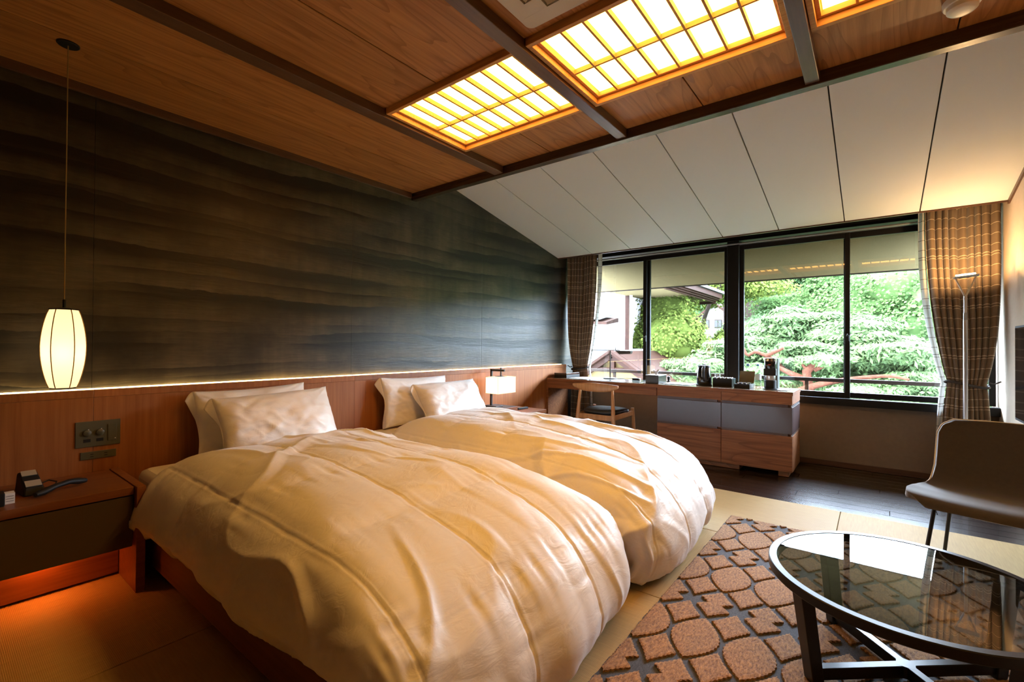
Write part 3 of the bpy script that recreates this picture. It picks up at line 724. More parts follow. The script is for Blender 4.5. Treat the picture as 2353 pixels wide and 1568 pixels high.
obj('plate', MB().box(-3.1695, -3.164, .501, .642, .549, .588), M['olive_plate'], so, bevel=.002)
for yv in (.545, .60):
    for dz in (-.006, .006): obj('slot', MB().box(-3.164, -3.1635, yv-.006, yv+.006, .568+dz-.0018, .568+dz+.0018), M['black'], so)
so2 = thing('wall_socket', 'wooden framed socket plate behind the far pillow', 'socket', (-3.169, 3.44, .655))
obj('plate', MB().box(-3.1695, -3.163, 3.395, 3.486, .655, .748), M['tea_wood'], so2, bevel=.002)
obj('insert', MB().box(-3.163, -3.160, 3.425, 3.462, .668, .735), M['olive_plate'], so2, bevel=.001)

# telephone, handset and card on the near nightstand
ph = thing('telephone', 'black bedside telephone base with pale panels on the near nightstand', 'telephone', (-2.95, .305, .482))
obj('base', MB().hexa([(-3.02,.262,.4825),(-2.87,.275,.4825),(-2.87,.345,.4825),(-3.02,.335,.4825)], [(-3.015,.268,.565),(-2.89,.280,.515),(-2.89,.340,.515),(-3.015,.330,.565)]), M['black'], ph, bevel=.006)
obj('keypad', MB().hexa([(-2.935,.283,.5345),(-2.895,.285,.5185),(-2.895,.335,.5185),(-2.935,.333,.5345)], [(-2.934,.283,.5375),(-2.894,.285,.5215),(-2.894,.335,.5215),(-2.934,.333,.5375)]), M['beige_plastic'], ph)
obj('display', MB().hexa([(-3.012,.278,.5655),(-2.975,.280,.5505),(-2.975,.328,.5505),(-3.012,.326,.5655)], [(-3.010,.278,.5685),(-2.973,.280,.5535),(-2.973,.328,.5535),(-3.010,.326,.5685)]), M['beige_plastic'], ph)
obj('cord', MB().tube([(-3.0,.335,.50),(-3.01,.37,.51),(-3.0,.395,.50),(-2.975,.385,.488),(-2.96,.345,.487)], .003, 6), M['black'], ph)
hs = obj('telephone_handset', MB().tube([(-2.815,.305,.497),(-2.83,.33,.500),(-2.855,.37,.511),(-2.885,.42,.515),(-2.91,.455,.505),(-2.925,.482,.500)], [.012,.017,.014,.014,.0185,.013], 12, flat=.8), M['black'], smooth=60, base=True)
tag(hs, 'black telephone handset lying on the near nightstand', 'handset')
cd = thing('desk_card', 'small black clock block with white card at left edge of nightstand', 'clock', (-2.80, .20, .482))
obj('stand', MB().box(-2.83, -2.77, .135, .215, .4825, .535), M['black'], cd, bevel=.003)
ca = obj('card', MB().hexa([(-2.845,.2165,.4825),(-2.80,.2165,.4825),(-2.80,.245,.4825),(-2.845,.245,.4825)], [(-2.845,.2165,.525),(-2.80,.2165,.525),(-2.80,.245,.525),(-2.845,.245,.525)]), M['paper'], cd)
for k in range(3): obj('print_line', MB().box(-2.7998, -2.7993, .219, .242, .493+k*.010, .4945+k*.010), M['black'], ca)

# tray, lamp and things on the far nightstand
ri = thing('bedside_tray', 'low wooden tray box under the square-shade lamp', 'tray', (-3.02, 3.60, .482))
obj('body', MB().box(-3.165, -2.87, 3.44, 3.76, .4825, .524), M['ns_wood'], ri, bevel=.002)
obj('mat', MB().box(-3.155, -2.88, 3.45, 3.75, .524, .5275), M['black_leather'], ri)
lx, ly = -2.95, 3.585
tl = thing('table_lamp', 'black bracket lamp with glowing square white shade', 'table lamp', (-3.06, ly, .5275))
obj('base', MB().box(-3.135, -2.965, ly-.055, ly+.055, .528, .537), M['black_metal'], tl, bevel=.002)
obj('post', MB().box(-3.085, -3.065, ly-.010, ly+.010, .537, .905), M['black_metal'], tl, bevel=.002)
obj('arm', MB().box(-3.085, -2.905, ly-.010, ly+.010, .885, .905), M['black_metal'], tl, bevel=.002)
obj('hanger', MB().box(lx-.005, lx+.005, ly-.005, ly+.005, .838, .925), M['black_metal'], tl)
obj('top_plate', MB().box(lx-.04, lx+.04, ly-.05, ly+.05, .834, .838), M['black_metal'], tl)
x0, x1, y0, y1, z0, z1 = -3.03, -2.87, 3.445, 3.725, .672, .832
shd = MB().add([(x0,y0,z0),(x1,y0,z0),(x1,y1,z0),(x0,y1,z0),(x0,y0,z1),(x1,y0,z1),(x1,y1,z1),(x0,y1,z1)], [(0,1,5,4),(1,2,6,5),(2,3,7,6),(3,0,4,7),(4,5,6,7)])
SHM = shade_mat('square_lamp_shade', (.80,.70,.52), (1,.74,.40), 1.0)
s_ = obj('shade', shd, SHM, tl)
edge = MB()
for a, b_ in (((x0,y0,z0),(x1,y0,z0)),((x1,y0,z0),(x1,y1,z0)),((x1,y1,z0),(x0,y1,z0)),((x0,y1,z0),(x0,y0,z0)),((x0,y0,z1),(x1,y0,z1)),((x1,y0,z1),(x1,y1,z1)),((x1,y1,z1),(x0,y1,z1)),((x0,y1,z1),(x0,y0,z1)),((x1,y0,z0),(x1,y0,z1)),((x0,y0,z0),(x0,y0,z1)),((x1,y1,z0),(x1,y1,z1)),((x0,y1,z0),(x0,y1,z1))):
    edge.bar(a, b_, .0022, .0022, (.3,.2,1))
obj('wire_frame', edge, mat('shade_edge_tape', (.40,.27,.12), .6), s_)
lamp_point('bulb', (lx, ly, .745), tl, 2.0, (1,.72,.40), .03)
o = obj('remote_control', MB().hexa([(-2.93,3.80,.4825),(-2.885,3.795,.4825),(-2.875,3.955,.4825),(-2.92,3.96,.4825)], [(-2.928,3.802,.5015),(-2.887,3.797,.5015),(-2.877,3.953,.5015),(-2.918,3.958,.5015)]), M['black'], bevel=.004, base=True)
tag(o, 'black remote control on the far nightstand', 'remote control')
for k in range(5): 
    for j in range(2): obj('button', MB().lathe([(.004,0),(.004,.0015)], (-2.912+.018*j+k*.001,3.82+.022*k,.5015), 8), M['beige_plastic'], o)
o = obj('notepad', MB().box(-2.865, -2.79, 3.52, 3.68, .4825, .492), M['black_leather'], bevel=.002, base=True); tag(o, 'dark notepad in front of the bedside tray', 'notepad')
o = thing('brass_bell', 'tiny brass stand beside the remote control', 'ornament', (-2.96, 3.79, .4825))
obj('foot', MB().lathe([(.012,0),(.012,.003),(.003,.006),(.003,.02)], (-2.975,3.785,.4825), 12), mat('brass', (.6,.4,.12), .25, metal=1), o)
obj('knob', MB().lathe([(.002,.02),(.006,.023),(.007,.027),(.004,.032),(.0005,.033)], (-2.975,3.785,.4825), 12), bpy.data.materials['brass'], o, smooth=60)

# =================================================================== DESK AND CABINET
dk = thing('desk_counter', 'long teak desk top along the window with thin drawers', 'desk', (-1.85, 4.95, 0))
obj('worktop', MB().box(-3.128, -.566, 4.688, 5.20, .722, .753), M['desk_top'], dk, bevel=.002)
obj('edge_band', MB().box(-3.13, -.564, 4.684, 4.688, .7215, .7535), M['desk_wood'], dk)
obj('end_band', MB().box(-.566, -.562, 4.684, 5.20, .7215, .7535), M['desk_wood'], dk)
obj('apron', MB().box(-3.125, -1.775, 4.71, 5.18, .642, .7215), M['desk_wood'], dk)
for a, b_ in ((-3.127, -2.452), (-2.448, -1.775)):
    obj('drawer', MB().box(a, b_-.003, 4.69, 4.71, .637, .719), M['desk_wood'], dk, bevel=.0015)
obj('leg_panel', MB().box(-3.165, -3.135, 4.72, 5.18, 0, .72), M['desk_wood'], dk, bevel=.002)
cb = thing('drawer_cabinet', 'teak drawer cabinet with glossy lilac middle drawers under the desk', 'cabinet', (-1.17, 4.95, 0))
obj('body', MB().box(-1.762, -.578, 4.725, 5.19, .052, .7212), M['desk_wood'], cb)
for a, b_ in ((-1.768, -1.152), (-1.148, -.568)):
    obj('top_drawer', MB().box(a, b_, 4.69, 4.724, .641, .7205), M['desk_wood'], cb, bevel=.0015)
    d = obj('lacquer_drawer', MB().box(a, b_, 4.69, 4.724, .384, .618), M['lilac'], cb, bevel=.0015); d['label'] = 'glossy lilac drawer front'
    obj('pull_channel', MB().box(a+.002, b_-.035, 4.700, 4.724, .6185, .640), M['trim_dark'], d)
    d2 = obj('bottom_drawer', MB().box(a, b_, 4.69, 4.724, .052, .364), M['desk_wood'], cb, bevel=.0015)
    obj('pull_channel', MB().box(a+.002, b_-.035, 4.700, 4.724, .3645, .3835), M['trim_dark'], d2)
obj('side_board', MB().box(-.578, -.566, 4.724, 5.19, .641, .7205), M['desk_wood'], cb, bevel=.001)
obj('side_board', MB().box(-.578, -.566, 4.724, 5.19, .384, .618), M['lilac'], cb, bevel=.001)
obj('side_board', MB().box(-.578, -.566, 4.724, 5.19, .052, .364), M['desk_wood'], cb, bevel=.001)
for z in (.3735, .629): obj('reveal_strip', MB().box(-.577, -.569, 4.692, 5.19, z-.006, z+.006), M['silver'], cb)
for a, b_ in ((-1.62, -1.0), (-.68, -.60)): obj('foot', MB().box(a, b_, 4.735, 5.17, 0, .052), M['desk_wood'], cb, bevel=.001)

# ---- desk chair
ch = thing('desk_chair', 'oak desk chair with bow-shaped backrest and black seat', 'chair', (-2.30, 4.55, 0))
def leg(x0, y0, x1, y1, z1, r0, r1, rm=None):
    n = 9; P_ = [(x0+(x1-x0)*k/n, y0+(y1-y0)*k/n, z1*k/n) for k in range(n+1)]
    rs = [r0+(r1-r0)*k/n+(rm or 0)*math.sin(pi*k/n) for k in range(n+1)]
    return obj('leg', MB().tube(P_, rs, 12), M['chair_wood'], ch, smooth=50)
leg(-2.535, 4.315, -2.485, 4.365, .715, .011, .012, .009); leg(-2.065, 4.315, -2.115, 4.365, .715, .011, .012, .009)
leg(-2.545, 4.80, -2.530, 4.765, .478, .012, .018, .003); leg(-2.055, 4.80, -2.070, 4.765, .478, .012, .018, .003)
# backrest: a bent board, deep in the middle, slim rounded ends
n, q = 33, 14; V_ = []
for i in range(n):
    u = -1+2*i/(n-1); a = abs(u)
    x = -2.30+u*.262; yb_ = 4.405-.062*(1-u*u)*1.0+(-.045*a**3)
    hh = .050*(1-a**2.2)*.62+.0165; hh = hh if a < .97 else hh*.75
    zc = .748-hh*.80+.013*(1-a)-.006; tk = .011
    for k in range(q):
        an = 2*pi*k/q; ce_, se_ = math.cos(an), math.sin(an)
        V_.append((x, yb_-.02+tk*np.sign(ce_)*abs(ce_)**.7, zc+hh*np.sign(se_)*abs(se_)**.75))
V_ = np.array(V_).reshape(n, q, 3); V_ = np.concatenate([V_, V_[:,:1]], 1)
mb = MB().grid(V_); mb.f.append(tuple(range(q-1,-1,-1))); mb.f.append(tuple((n-1)*(q+1)+k for k in range(q)))
obj('backrest', mb, M['chair_wood'], ch, smooth=60)
# seat pad: rounded triangle-ish cushion
poly = []
for k in range(40):
    a = 2*pi*k/40; ca_, sa_ = math.cos(a), math.sin(a)
    wx = .235 if sa_ > 0 else .205
    poly.append((-2.30+wx*np.sign(ca_)*abs(ca_)**.62, 4.575+.215*np.sign(sa_)*abs(sa_)**.7))
pad = MB(); lv = [(.84,.425),(.97,.432),(1.0,.448),(.985,.464),(.90,.474),(.6,.470),(.25,.464),(.0,.462)]
vs_ = []
for s, z in lv: vs_ += [(-2.30+(x+2.30)*s, 4.575+(yv-4.575)*s, z) for x, yv in poly]
fs_ = [(i*40+k, i*40+(k+1)%40, (i+1)*40+(k+1)%40, (i+1)*40+k) for i in range(len(lv)-1) for k in range(40)]; fs_.append(tuple(range(39,-1,-1)))
obj('seat', pad.add(vs_, fs_), M['black_leather'], ch, smooth=70)['label'] = 'black leather seat pad'
obj('rear_rail', MB().bar((-2.505,4.345,.405), (-2.095,4.345,.405), .018, .055), M['chair_wood'], ch, bevel=.004)
obj('front_rail', MB().bar((-2.53,4.768,.425), (-2.07,4.768,.425), .018, .05), M['chair_wood'], ch, bevel=.004)
for s in (-1, 1): obj('side_rail', MB().bar((-2.30+s*.205,4.345,.408), (-2.30+s*.230,4.768,.425), .018, .05), M['chair_wood'], ch, bevel=.004)

# ---- things on the desk
ZD = .7535
o = thing('stationery_box', 'flat black lacquer box at the wall end of the desk', 'box', (-3.03, 4.99, ZD))
obj('body', MB().box(-3.118, -2.945, 4.83, 5.15, ZD, .788), M['black'], o, bevel=.002)
obj('lid', MB().box(-3.120, -2.943, 4.828, 5.152, .789, .812), M['black_gloss'], o, bevel=.002)
o = obj('desk_blotter', MB().box(-2.90, -1.99, 4.74, 5.17, ZD, .7565), mat('dark_glass_blotter', (.16,.17,.15), .12, coat=.5), bevel=.001, base=True); tag(o, 'glossy grey desk mat in front of the desk lamp', 'desk mat')
o = obj('paper_folder', MB().box(-2.89, -2.66, 4.80, 5.12, .757, .7585), M['paper'], base=True); tag(o, 'white paper sheet lying on the desk mat', 'paper')
dl = thing('desk_lamp', 'slim grey desk lamp with a flat angled head', 'desk lamp', (-2.50, 5.10, .757)); M['lamp_grey'] = mat('taupe_lamp_enamel', (.07,.062,.052), .5, spec=.25)
ox, oy = -2.50, 5.10
obj('base', MB().lathe([(.080,0),(.080,.006),(.074,.010),(.012,.012)], (ox,oy,.757), 36), M['lamp_grey'], dl, smooth=40)
obj('stem', MB().tube([(ox,oy,.767),(ox,oy,1.090)], .0075, 10), M['lamp_grey'], dl, smooth=60)
obj('arm', MB().bar((ox-.245,oy,1.096), (ox+.12,oy,1.096), .012, .007), M['lamp_grey'], dl, bevel=.001)
obj('head', MB().hexa([(ox+.13,oy-.028,1.050),(ox+.262,oy-.028,1.056),(ox+.262,oy+.028,1.056),(ox+.13,oy+.028,1.050)], [(ox+.075,oy-.032,1.092),(ox+.276,oy-.032,1.092),(ox+.276,oy+.032,1.092),(ox+.075,oy+.032,1.092)]), M['lamp_grey'], dl, bevel=.004)
obj('knob', MB().lathe([(.005,0),(.005,.045)], (ox+.068,oy,1.098), 8), M['lamp_grey'], dl)
obj('cable', MB().tube([(ox+.06,oy+.03,.761),(ox+.14,oy+.05,.760),(ox+.21,oy+.03,.768),(ox+.285,oy-.0,.770)], .003, 6), M['black'], dl)
o = thing('adapter_plug', 'small black power adapter on the desk mat', 'adapter', (-2.19, 5.10, .757))
obj('body', MB().box(-2.215, -2.135, 5.08, 5.125, .757, .778), M['black'], o, bevel=.004)
obj('end_cap', MB().box(-2.1345, -2.122, 5.085, 5.12, .759, .776), M['beige_plastic'], o, bevel=.002)
tb = thing('tissue_box', 'dark tissue box with a white tissue sticking out', 'tissue box', (-1.83, 4.90, ZD))
bx = MB(); bx.box(-1.925, -1.785, 4.765, 4.998, ZD, .838)
obj('box', bx, mat('dark_green_lacquer', (.02,.026,.025), .25), tb, bevel=.003)
obj('rim', MB().box(-1.927, -1.783, 4.763, 5.0, .8385, .843), M['alu'], tb, bevel=.001)
tv = []; n = 14
for i in range(n):
    for j in range(8):
        a = 2*pi*i/n; h = j/7; r = .006+.028*h*(.6+.4*math.sin(3*a+h*2))
        tv.append((-1.855+r*math.cos(a)*1.3, 4.882+r*math.sin(a), .840+.050*h*(1+.25*math.sin(2*a+1))))
obj('tissue', MB().grid(np.array(tv).reshape(n, 8, 3), closed_u=True), M['paper'], tb, smooth=180)
for k, (a, b_, c, d) in enumerate(((-1.76, -1.47, 4.80, 5.05), (-.80, -.62, 4.80, 5.06))):
    o = obj('counter_tray', MB().box(a, b_, c, d, ZD, .758), M['black_leather'], bevel=.002, base=True)
    tag(o, ['black leather mat behind the tissue box', 'black leather mat under the coffee machine'][k], 'mat', 'black counter mats')
o = thing('table_socket', 'small pop-up socket with a plugged-in white cable', 'socket', (-1.81, 5.14, ZD))
obj('housing', MB().lathe([(.022,0),(.022,.006),(.012,.012),(.012,.030),(.016,.034),(.016,.055),(.008,.06)], (-1.81,5.14,ZD), 16), M['black'], o, smooth=40)
obj('cable', MB().tube([(-1.81,5.14,.812),(-1.805,5.14,.835),(-1.77,5.13,.842),(-1.70,5.11,.80),(-1.62,5.08,.768),(-1.50,5.02,.762),(-1.40,4.96,.760)], .0032, 6), M['white_plastic'], o)
kt = thing('electric_kettle', 'black electric kettle on its base on the counter', 'kettle', (-1.375, 4.93, ZD))
kx, ky = -1.372, 4.93
obj('power_base', MB().lathe([(.075,0),(.077,.010),(.070,.017)], (kx,ky,ZD), 32), M['black'], kt, smooth=40)
obj('body', MB().lathe([(.070,.018),(.073,.03),(.071,.08),(.063,.15),(.058,.178),(.056,.182)], (kx,ky,ZD), 36), M['black_gloss'], kt, smooth=45)
obj('lid', MB().lathe([(.060,.182),(.061,.19),(.056,.203),(.02,.208),(.018,.214),(.001,.215)], (kx,ky,ZD), 32), M['black'], kt, smooth=45)
obj('handle', MB().tube([(kx+.02,ky-.058,.945),(kx+.024,ky-.092,.940),(kx+.024,ky-.10,.90),(kx+.022,ky-.092,.84),(kx+.018,ky-.070,.80)], .0085, 10), M['black'], kt, smooth=60)
obj('handle_trim', MB().tube([(kx+.004,ky-.062,.946),(kx+.006,ky-.095,.940),(kx+.006,ky-.103,.90),(kx+.005,ky-.096,.845)], .002, 6), M['chrome'], kt, smooth=60)
cs_ = thing('cup_set', 'black box with rows of capsules beside the kettle', 'capsule box', (-1.20, 4.98, ZD))
obj('box', MB().box(-1.285, -1.105, 4.905, 5.06, ZD, .832), M['black'], cs_, bevel=.002)
for k in range(5): obj('capsule', MB().lathe([(.0155,0),(.0165,.006),(.010,.012)], (-1.268+k*.036,4.925,.832), 14), M['chrome' if k % 2 else 'alu'], cs_, smooth=45)
for k in range(5): obj('capsule', MB().lathe([(.0155,0),(.0165,.006),(.010,.012)], (-1.268+k*.036,4.963,.832), 14), M['alu' if k % 2 else 'chrome'], cs_, smooth=45)
o = obj('glass_tumbler', MB().lathe([(.024,0),(.027,.085),(.0255,.085),(.0225,.006),(.0005,.006)], (-1.072,4.905,ZD), 24), M['bottle_glass'], smooth=50, base=True); tag(o, 'clear glass tumbler right of the capsule box', 'glass')
o = thing('mug', 'small striped metal cup behind the kettle', 'cup', (-1.285, 5.10, ZD))
obj('body', MB().lathe([(.026,0),(.027,.05),(.027,.11),(.025,.11),(.024,.01)], (-1.285,5.105,ZD), 24), M['chrome'], o, smooth=50)
obj('band', MB().lathe([(.0276,.055),(.0276,.085)], (-1.285,5.105,ZD), 24, caps=False), M['tie'], o, smooth=50)
te = thing('tea_box', 'open wooden box with glasses inside and its lid raised', 'box', (-1.0, 4.93, ZD))
obj('body', MB().box(-1.065, -.930, 4.815, 4.822, ZD, .792).box(-1.065, -.930, 5.013, 5.02, ZD, .792).box(-1.065, -1.058, 4.822, 5.013, ZD, .792).box(-.937, -.930, 4.822, 5.013, ZD, .792).box(-1.058, -.937, 4.822, 5.013, ZD, .758), M['black'], te, bevel=.001)
obj('lid', MB().hexa([(-1.065,5.02,.793),(-.930,5.02,.793),(-.930,5.028,.792),(-1.065,5.028,.792)], [(-1.065,5.075,.908),(-.930,5.075,.908),(-.930,5.083,.906),(-1.065,5.083,.906)]), M['tea_wood'], te, bevel=.001)
for k in range(3):
    for j in range(2):
        g_ = obj('wrapped_cup', MB().lathe([(.013,0),(.018,.018),(.019,.046),(.017,.046),(.016,.02)], (-1.033+k*.036,4.86+j*.07,.758), 16), M['chrome'], te, smooth=50)
for k, (bx_, by_) in enumerate(((-1.005, 5.125), (-.915, 5.125))):
    o = thing('water_bottle', ['clear water bottle with blue cap left behind the open box', 'clear water bottle with blue cap nearer the coffee machine'][k], 'bottle', (bx_, by_, ZD), group='water bottles')
    obj('body', MB().lathe([(.028,0),(.031,.006),(.030,.06),(.031,.065),(.031,.13),(.030,.15),(.024,.18),(.012,.200),(.0115,.208)], (bx_,by_,ZD), 28), M['bottle_glass'], o, smooth=45)
    obj('cap', MB().lathe([(.0135,.206),(.0135,.222),(.012,.224)], (bx_,by_,ZD), 20), M['blue'], o, smooth=45)
    obj('label', MB().lathe([(.0316,.068),(.0316,.125)], (bx_,by_,ZD), 28, caps=False), mat('bottle_label_%d' % k, (.55,.66,.72), .5), o, smooth=60)
cm = thing('coffee_machine', 'tall narrow coffee machine with chrome band on the counter', 'coffee machine', (-.765, 4.92, .758))
qx, qy, qz = -.770, 4.905, .7585
obj('rear_tower', MB().prism(rounded_rect(qx-.058, qx+.062, qy+.0, qy+.115, .03), qz+.0, qz+.284), mat('machine_grey', (.10,.12,.12), .4), cm, bevel=.004, smooth=40)
obj('head', MB().lathe([(.050,.185),(.052,.19),(.052,.262),(.048,.270)], (qx,qy-.006,qz), 32), M['black_gloss'], cm, smooth=40)
obj('top_ring', MB().lathe([(.0535,.258),(.0535,.284),(.049,.287)], (qx,qy-.006,qz), 32), M['chrome'], cm, smooth=40)
obj('brew_unit', MB().box(qx-.050, qx+.052, qy-.055, qy+.02, qz+.125, qz+.188), M['black'], cm, bevel=.004)
obj('cup_stand', MB().lathe([(.050,.006),(.050,.076),(.046,.08)], (qx,qy-.006,qz), 32), M['black'], cm, smooth=40)
obj('chrome_band', MB().lathe([(.040,.081),(.042,.085),(.042,.124)], (qx,qy-.006,qz), 32), M['silver'], cm, smooth=40)
obj('drip_base', MB().prism(rounded_rect(qx-.06, qx+.065, qy-.065, qy+.115, .03), qz, qz+.006), M['black'], cm, bevel=.001)
obj('badge', MB().box(qx-.012, qx+.010, qy-.0595, qy-.0575, qz+.222, qz+.230), mat('red_badge', (.45,.05,.03), .4), cm)
# =================================================================== CURTAINS
def curtain(label, xa, xb, ta, tb, ba, bb, inner, seed):
    """xa..xb at the top, ta..tb at the tie, ba..bb at the floor; inner: side facing the glass (+1 right, -1 left)"""
    t = thing('curtain', label, 'curtain', ((xa+xb)/2, 5.26, 0), group='tied-back check curtains')
    nz, nu = 90, 150; zt = .855; z = np.linspace(.025, 2.40, nz); u = np.linspace(0, 1, nu)
    def bounds(z):
        k = np.clip((z-zt)/(2.40-zt), 0, 1); low = np.clip((zt-z)/zt, 0, 1)
        e_in = 1-(1-k)**2.4          # the tied-in edge curves in steadily
        e_out = 1-(1-k)**5.0
        ea = e_out if inner > 0 else e_in; eb = e_in if inner > 0 else e_out
        A = np.where(z >= zt, ta+(xa-ta)*ea, ta+(ba-ta)*low**.6); B = np.where(z >= zt, tb+(xb-tb)*eb, tb+(bb-tb)*low**.6)
        return A, B
    A, B = bounds(z)
    P = np.zeros((nz, nu, 3)); UV = np.zeros((nz, nu, 2))
    for i, zz_ in enumerate(z):
        tight = math.exp(-((zz_-zt)/.16)**2)
        fr = 9.5
        ph = 2*pi*fr*u+.9*np.sin(2*pi*u*2.3+seed)+.25*math.sin(zz_*1.7+seed)*np.sin(2*pi*u*3)
        amp = (.034-.014*tight)*(.75+.25*np.sin(u*17+seed))
        top = np.clip((zz_-2.22)/.16, 0, 1)
        yy_ = amp*np.sin(ph)*(1-.4*top)+.010*top*np.sin(2*pi*u*31)+.010*np.sin(2*pi*u*1.3+zz_*2)+.012*vnoise(u*7, np.full(nu, zz_*2.2), seed)
        x = A[i]+(B[i]-A[i])*u+.006*np.cos(ph)
        P[i] = np.stack([x, 5.265+yy_, np.full(nu, zz_)], 1); UV[i] = np.stack([u*1.3, np.full(nu, zz_)+.004*np.sin(ph)+.02*(1-2*abs(u-.5))*math.sin(zz_)], 1)
    o = obj('cloth', MB().grid(P), M['curtain'], t, smooth=180, uv=UV.reshape(-1,2), solid=.003)
    # pale lining turned out along the edge towards the glass
    E_ = P[:, -1] if inner > 0 else P[:, 0]
    n2 = 9; Q = np.zeros((nz, n2, 3)); UQ = np.zeros((nz, n2, 2))
    for j in range(n2):
        e = j/(n2-1)
        Q[:, j] = E_+np.stack([inner*(.002+.042*e+.006*np.sin(z*3+seed)*e), .030+.02*np.sin(e*5+z*1.5), 0*z], 1); UQ[:, j] = np.stack([e*.12+0*z, z], 1)
    obj('lining', MB().grid(Q), M['lining'], t, smooth=180, uv=UQ.reshape(-1,2), solid=.002)
    # tieback cord
    c = ((ta+tb)/2, 5.265); rx, ry = (tb-ta)/2+.012, .052
    obj('tieback', MB().tube([(c[0]+rx*math.cos(a), c[1]+ry*math.sin(a), zt+.018*math.cos(a)*inner+.008*math.sin(2*a)) for a in np.linspace(0, 2*pi, 33)], .011, 8, caps=False), M['tie'], t, smooth=60)
    hx = (XW+.012 if inner > 0 else XR-.012)
    obj('tie_cord', MB().tube([(c[0]-inner*rx, c[1], zt+.018), ((c[0]-inner*rx+hx)/2, c[1]+.02, zt+.01), (hx, c[1]+.03, zt+.03)], .006, 6), M['tie'], t, smooth=60)
    obj('heading_tape', MB().box(min(xa,xb), max(xa,xb), 5.255, 5.275, 2.385, 2.415), M['tie'], t)
    return t
curtain('dark brown check curtain tied back at the dark wall', -3.205, -2.765, -3.115, -2.905, -3.15, -2.86, 1, 1.3)
curtain('brown check curtain tied back behind the floor lamp', .330, .792, .470, .705, .42, .755, -1, 2.9)
o = obj('curtain_track', MB().box(XW+.005, XR-.005, 5.25, 5.28, 2.40, 2.42), M['frame_black']); struct(o, 'black curtain track in the ceiling pocket'); o.name = 'trim_8'

# =================================================================== FLOOR LAMP, TV
fx, fy = .541, 4.90
flp = thing('floor_lamp', 'slim silver floor lamp with forked lit head before the curtain', 'floor lamp', (fx, fy, 0))
obj('base', MB().lathe([(.13,0),(.13,.008),(.12,.014),(.02,.018)], (fx,fy,-.004), 40), M['silver'], flp, smooth=40)
obj('pole', MB().tube([(fx,fy,.01),(fx,fy,1.365)], .0135, 14), M['silver'], flp, smooth=60)
obj('collar', MB().lathe([(.0125,0),(.0125,.055)], (fx,fy,1.365), 14), M['alu'], flp, smooth=60)
obj('upper_pole', MB().tube([(fx,fy,1.42),(fx,fy,1.545)], .0105, 12), M['silver'], flp, smooth=60)
hd = Vector((1, .12, .10)).normalized(); hc = Vector((fx+.002, fy-.005, 1.700))
e0, e1 = hc-hd*.062, hc+hd*.062
for e in (e0, e1): obj('fork_arm', MB().bar((fx,fy,1.538), e, .010, .016, (0,1,0)), M['silver'], flp, bevel=.002)
# trough-shaped reflector, open upwards
sd_ = hd.cross(Vector((0,0,1))).normalized(); upv = sd_.cross(hd).normalized(); tr = []
for e in (-.068, .068):
    for k in range(13):
        a = pi+pi*k/12; tr.append(hc+hd*e+sd_*(math.cos(a)*.030)+upv*(math.sin(a)*.016+.004))
mb = MB().add(tr, [(k, k+1, 13+k+1, 13+k) for k in range(12)]+[tuple(range(12,-1,-1)), tuple(range(13,26))])
obj('reflector', mb, M['silver'], flp, solid=.0025, smooth=40)
lt = MB().tube([hc-hd*.055+upv*.008, hc+hd*.055+upv*.008], .008, 10)
obj('halogen_tube', lt, emit('halogen_tube', (1,.60,.26), 1250.0), flp)

tvt = thing('television', 'thin black wall-mounted television on the right wall', 'television', (.775, 4.0, .67))
obj('body', MB().box(.748, .775, 3.50, 4.585, .668, 1.302), M['black'], tvt, bevel=.004)
obj('screen', MB().box(.7465, .748, 3.515, 4.570, .685, 1.288), M['black_gloss'], tvt)
obj('wall_bracket', MB().box(.775, .798, 3.85, 4.2, .85, 1.12), M['black_metal'], tvt)

# =================================================================== RUG
RX0, RX1, RY0, RY1 = -.767, .76, .10, 3.392
rg = thing('rug', 'slate rug with raised brown jute cells under the glass table', 'rug', (0, 1.75, 0))
n = 220; edge = []
def jag(k): return .0035*(2*random.random()-1)
poly = [(RX0+jag(0), y) for y in np.linspace(RY1, RY0, 180)]+[(RX1, RY0), (RX1, RY1)]+[(x, RY1+jag(0)) for x in np.linspace(RX1-.01, RX0+.01, 80)]
obj('ground_weave', MB().prism([(x, y) for x, y in poly], .0005, .006), M['rug_base'], rg)
def clip(poly, ax, v, keep_greater):
    out = []; n = len(poly)
    for i in range(n):
        p, q = poly[i], poly[(i+1) % n]; a = (p[ax] >= v) == keep_greater or p[ax] == v; b = (q[ax] >= v) == keep_greater or q[ax] == v
        if a: out.append(p)
        if a != b:
            t = (v-p[ax])/(q[ax]-p[ax]+1e-12); out.append((p[0]+(q[0]-p[0])*t, p[1]+(q[1]-p[1])*t))
    return out
def zig(poly, step=.0085, amp=.0028):
    out = []; n = len(poly); k = 0
    for i in range(n):
        p = np.array(poly[i]); q = np.array(poly[(i+1) % n]); d = q-p; L_ = np.hypot(*d); m_ = max(1, int(L_/step)); nn = np.array([d[1], -d[0]])/(L_+1e-9)
        for j in range(m_):
            s = amp*(1 if k % 2 else -.4); k += 1; out.append(tuple(p+d*j/m_+nn*s))
    return out
lemon = []
for s in (1, -1):
    for k in range(14):
        y = s*(.148-.296*k/14); lemon.append((s*.085*(1-abs(y/.148)**1.8), y))
diam = [(0,.100),(.030,.052),(.070,.004),(.034,-.048),(0,-.100),(-.030,-.052),(-.070,-.004),(-.034,.048)]
arrow = [(0,.119),(.034,.072),(.066,.035),(.028,-.001),(.066,-.037),(.034,-.070),(0,-.112),(-.034,-.070),(-.066,-.036),(-.028,.000),(-.066,.036),(-.034,.074)]
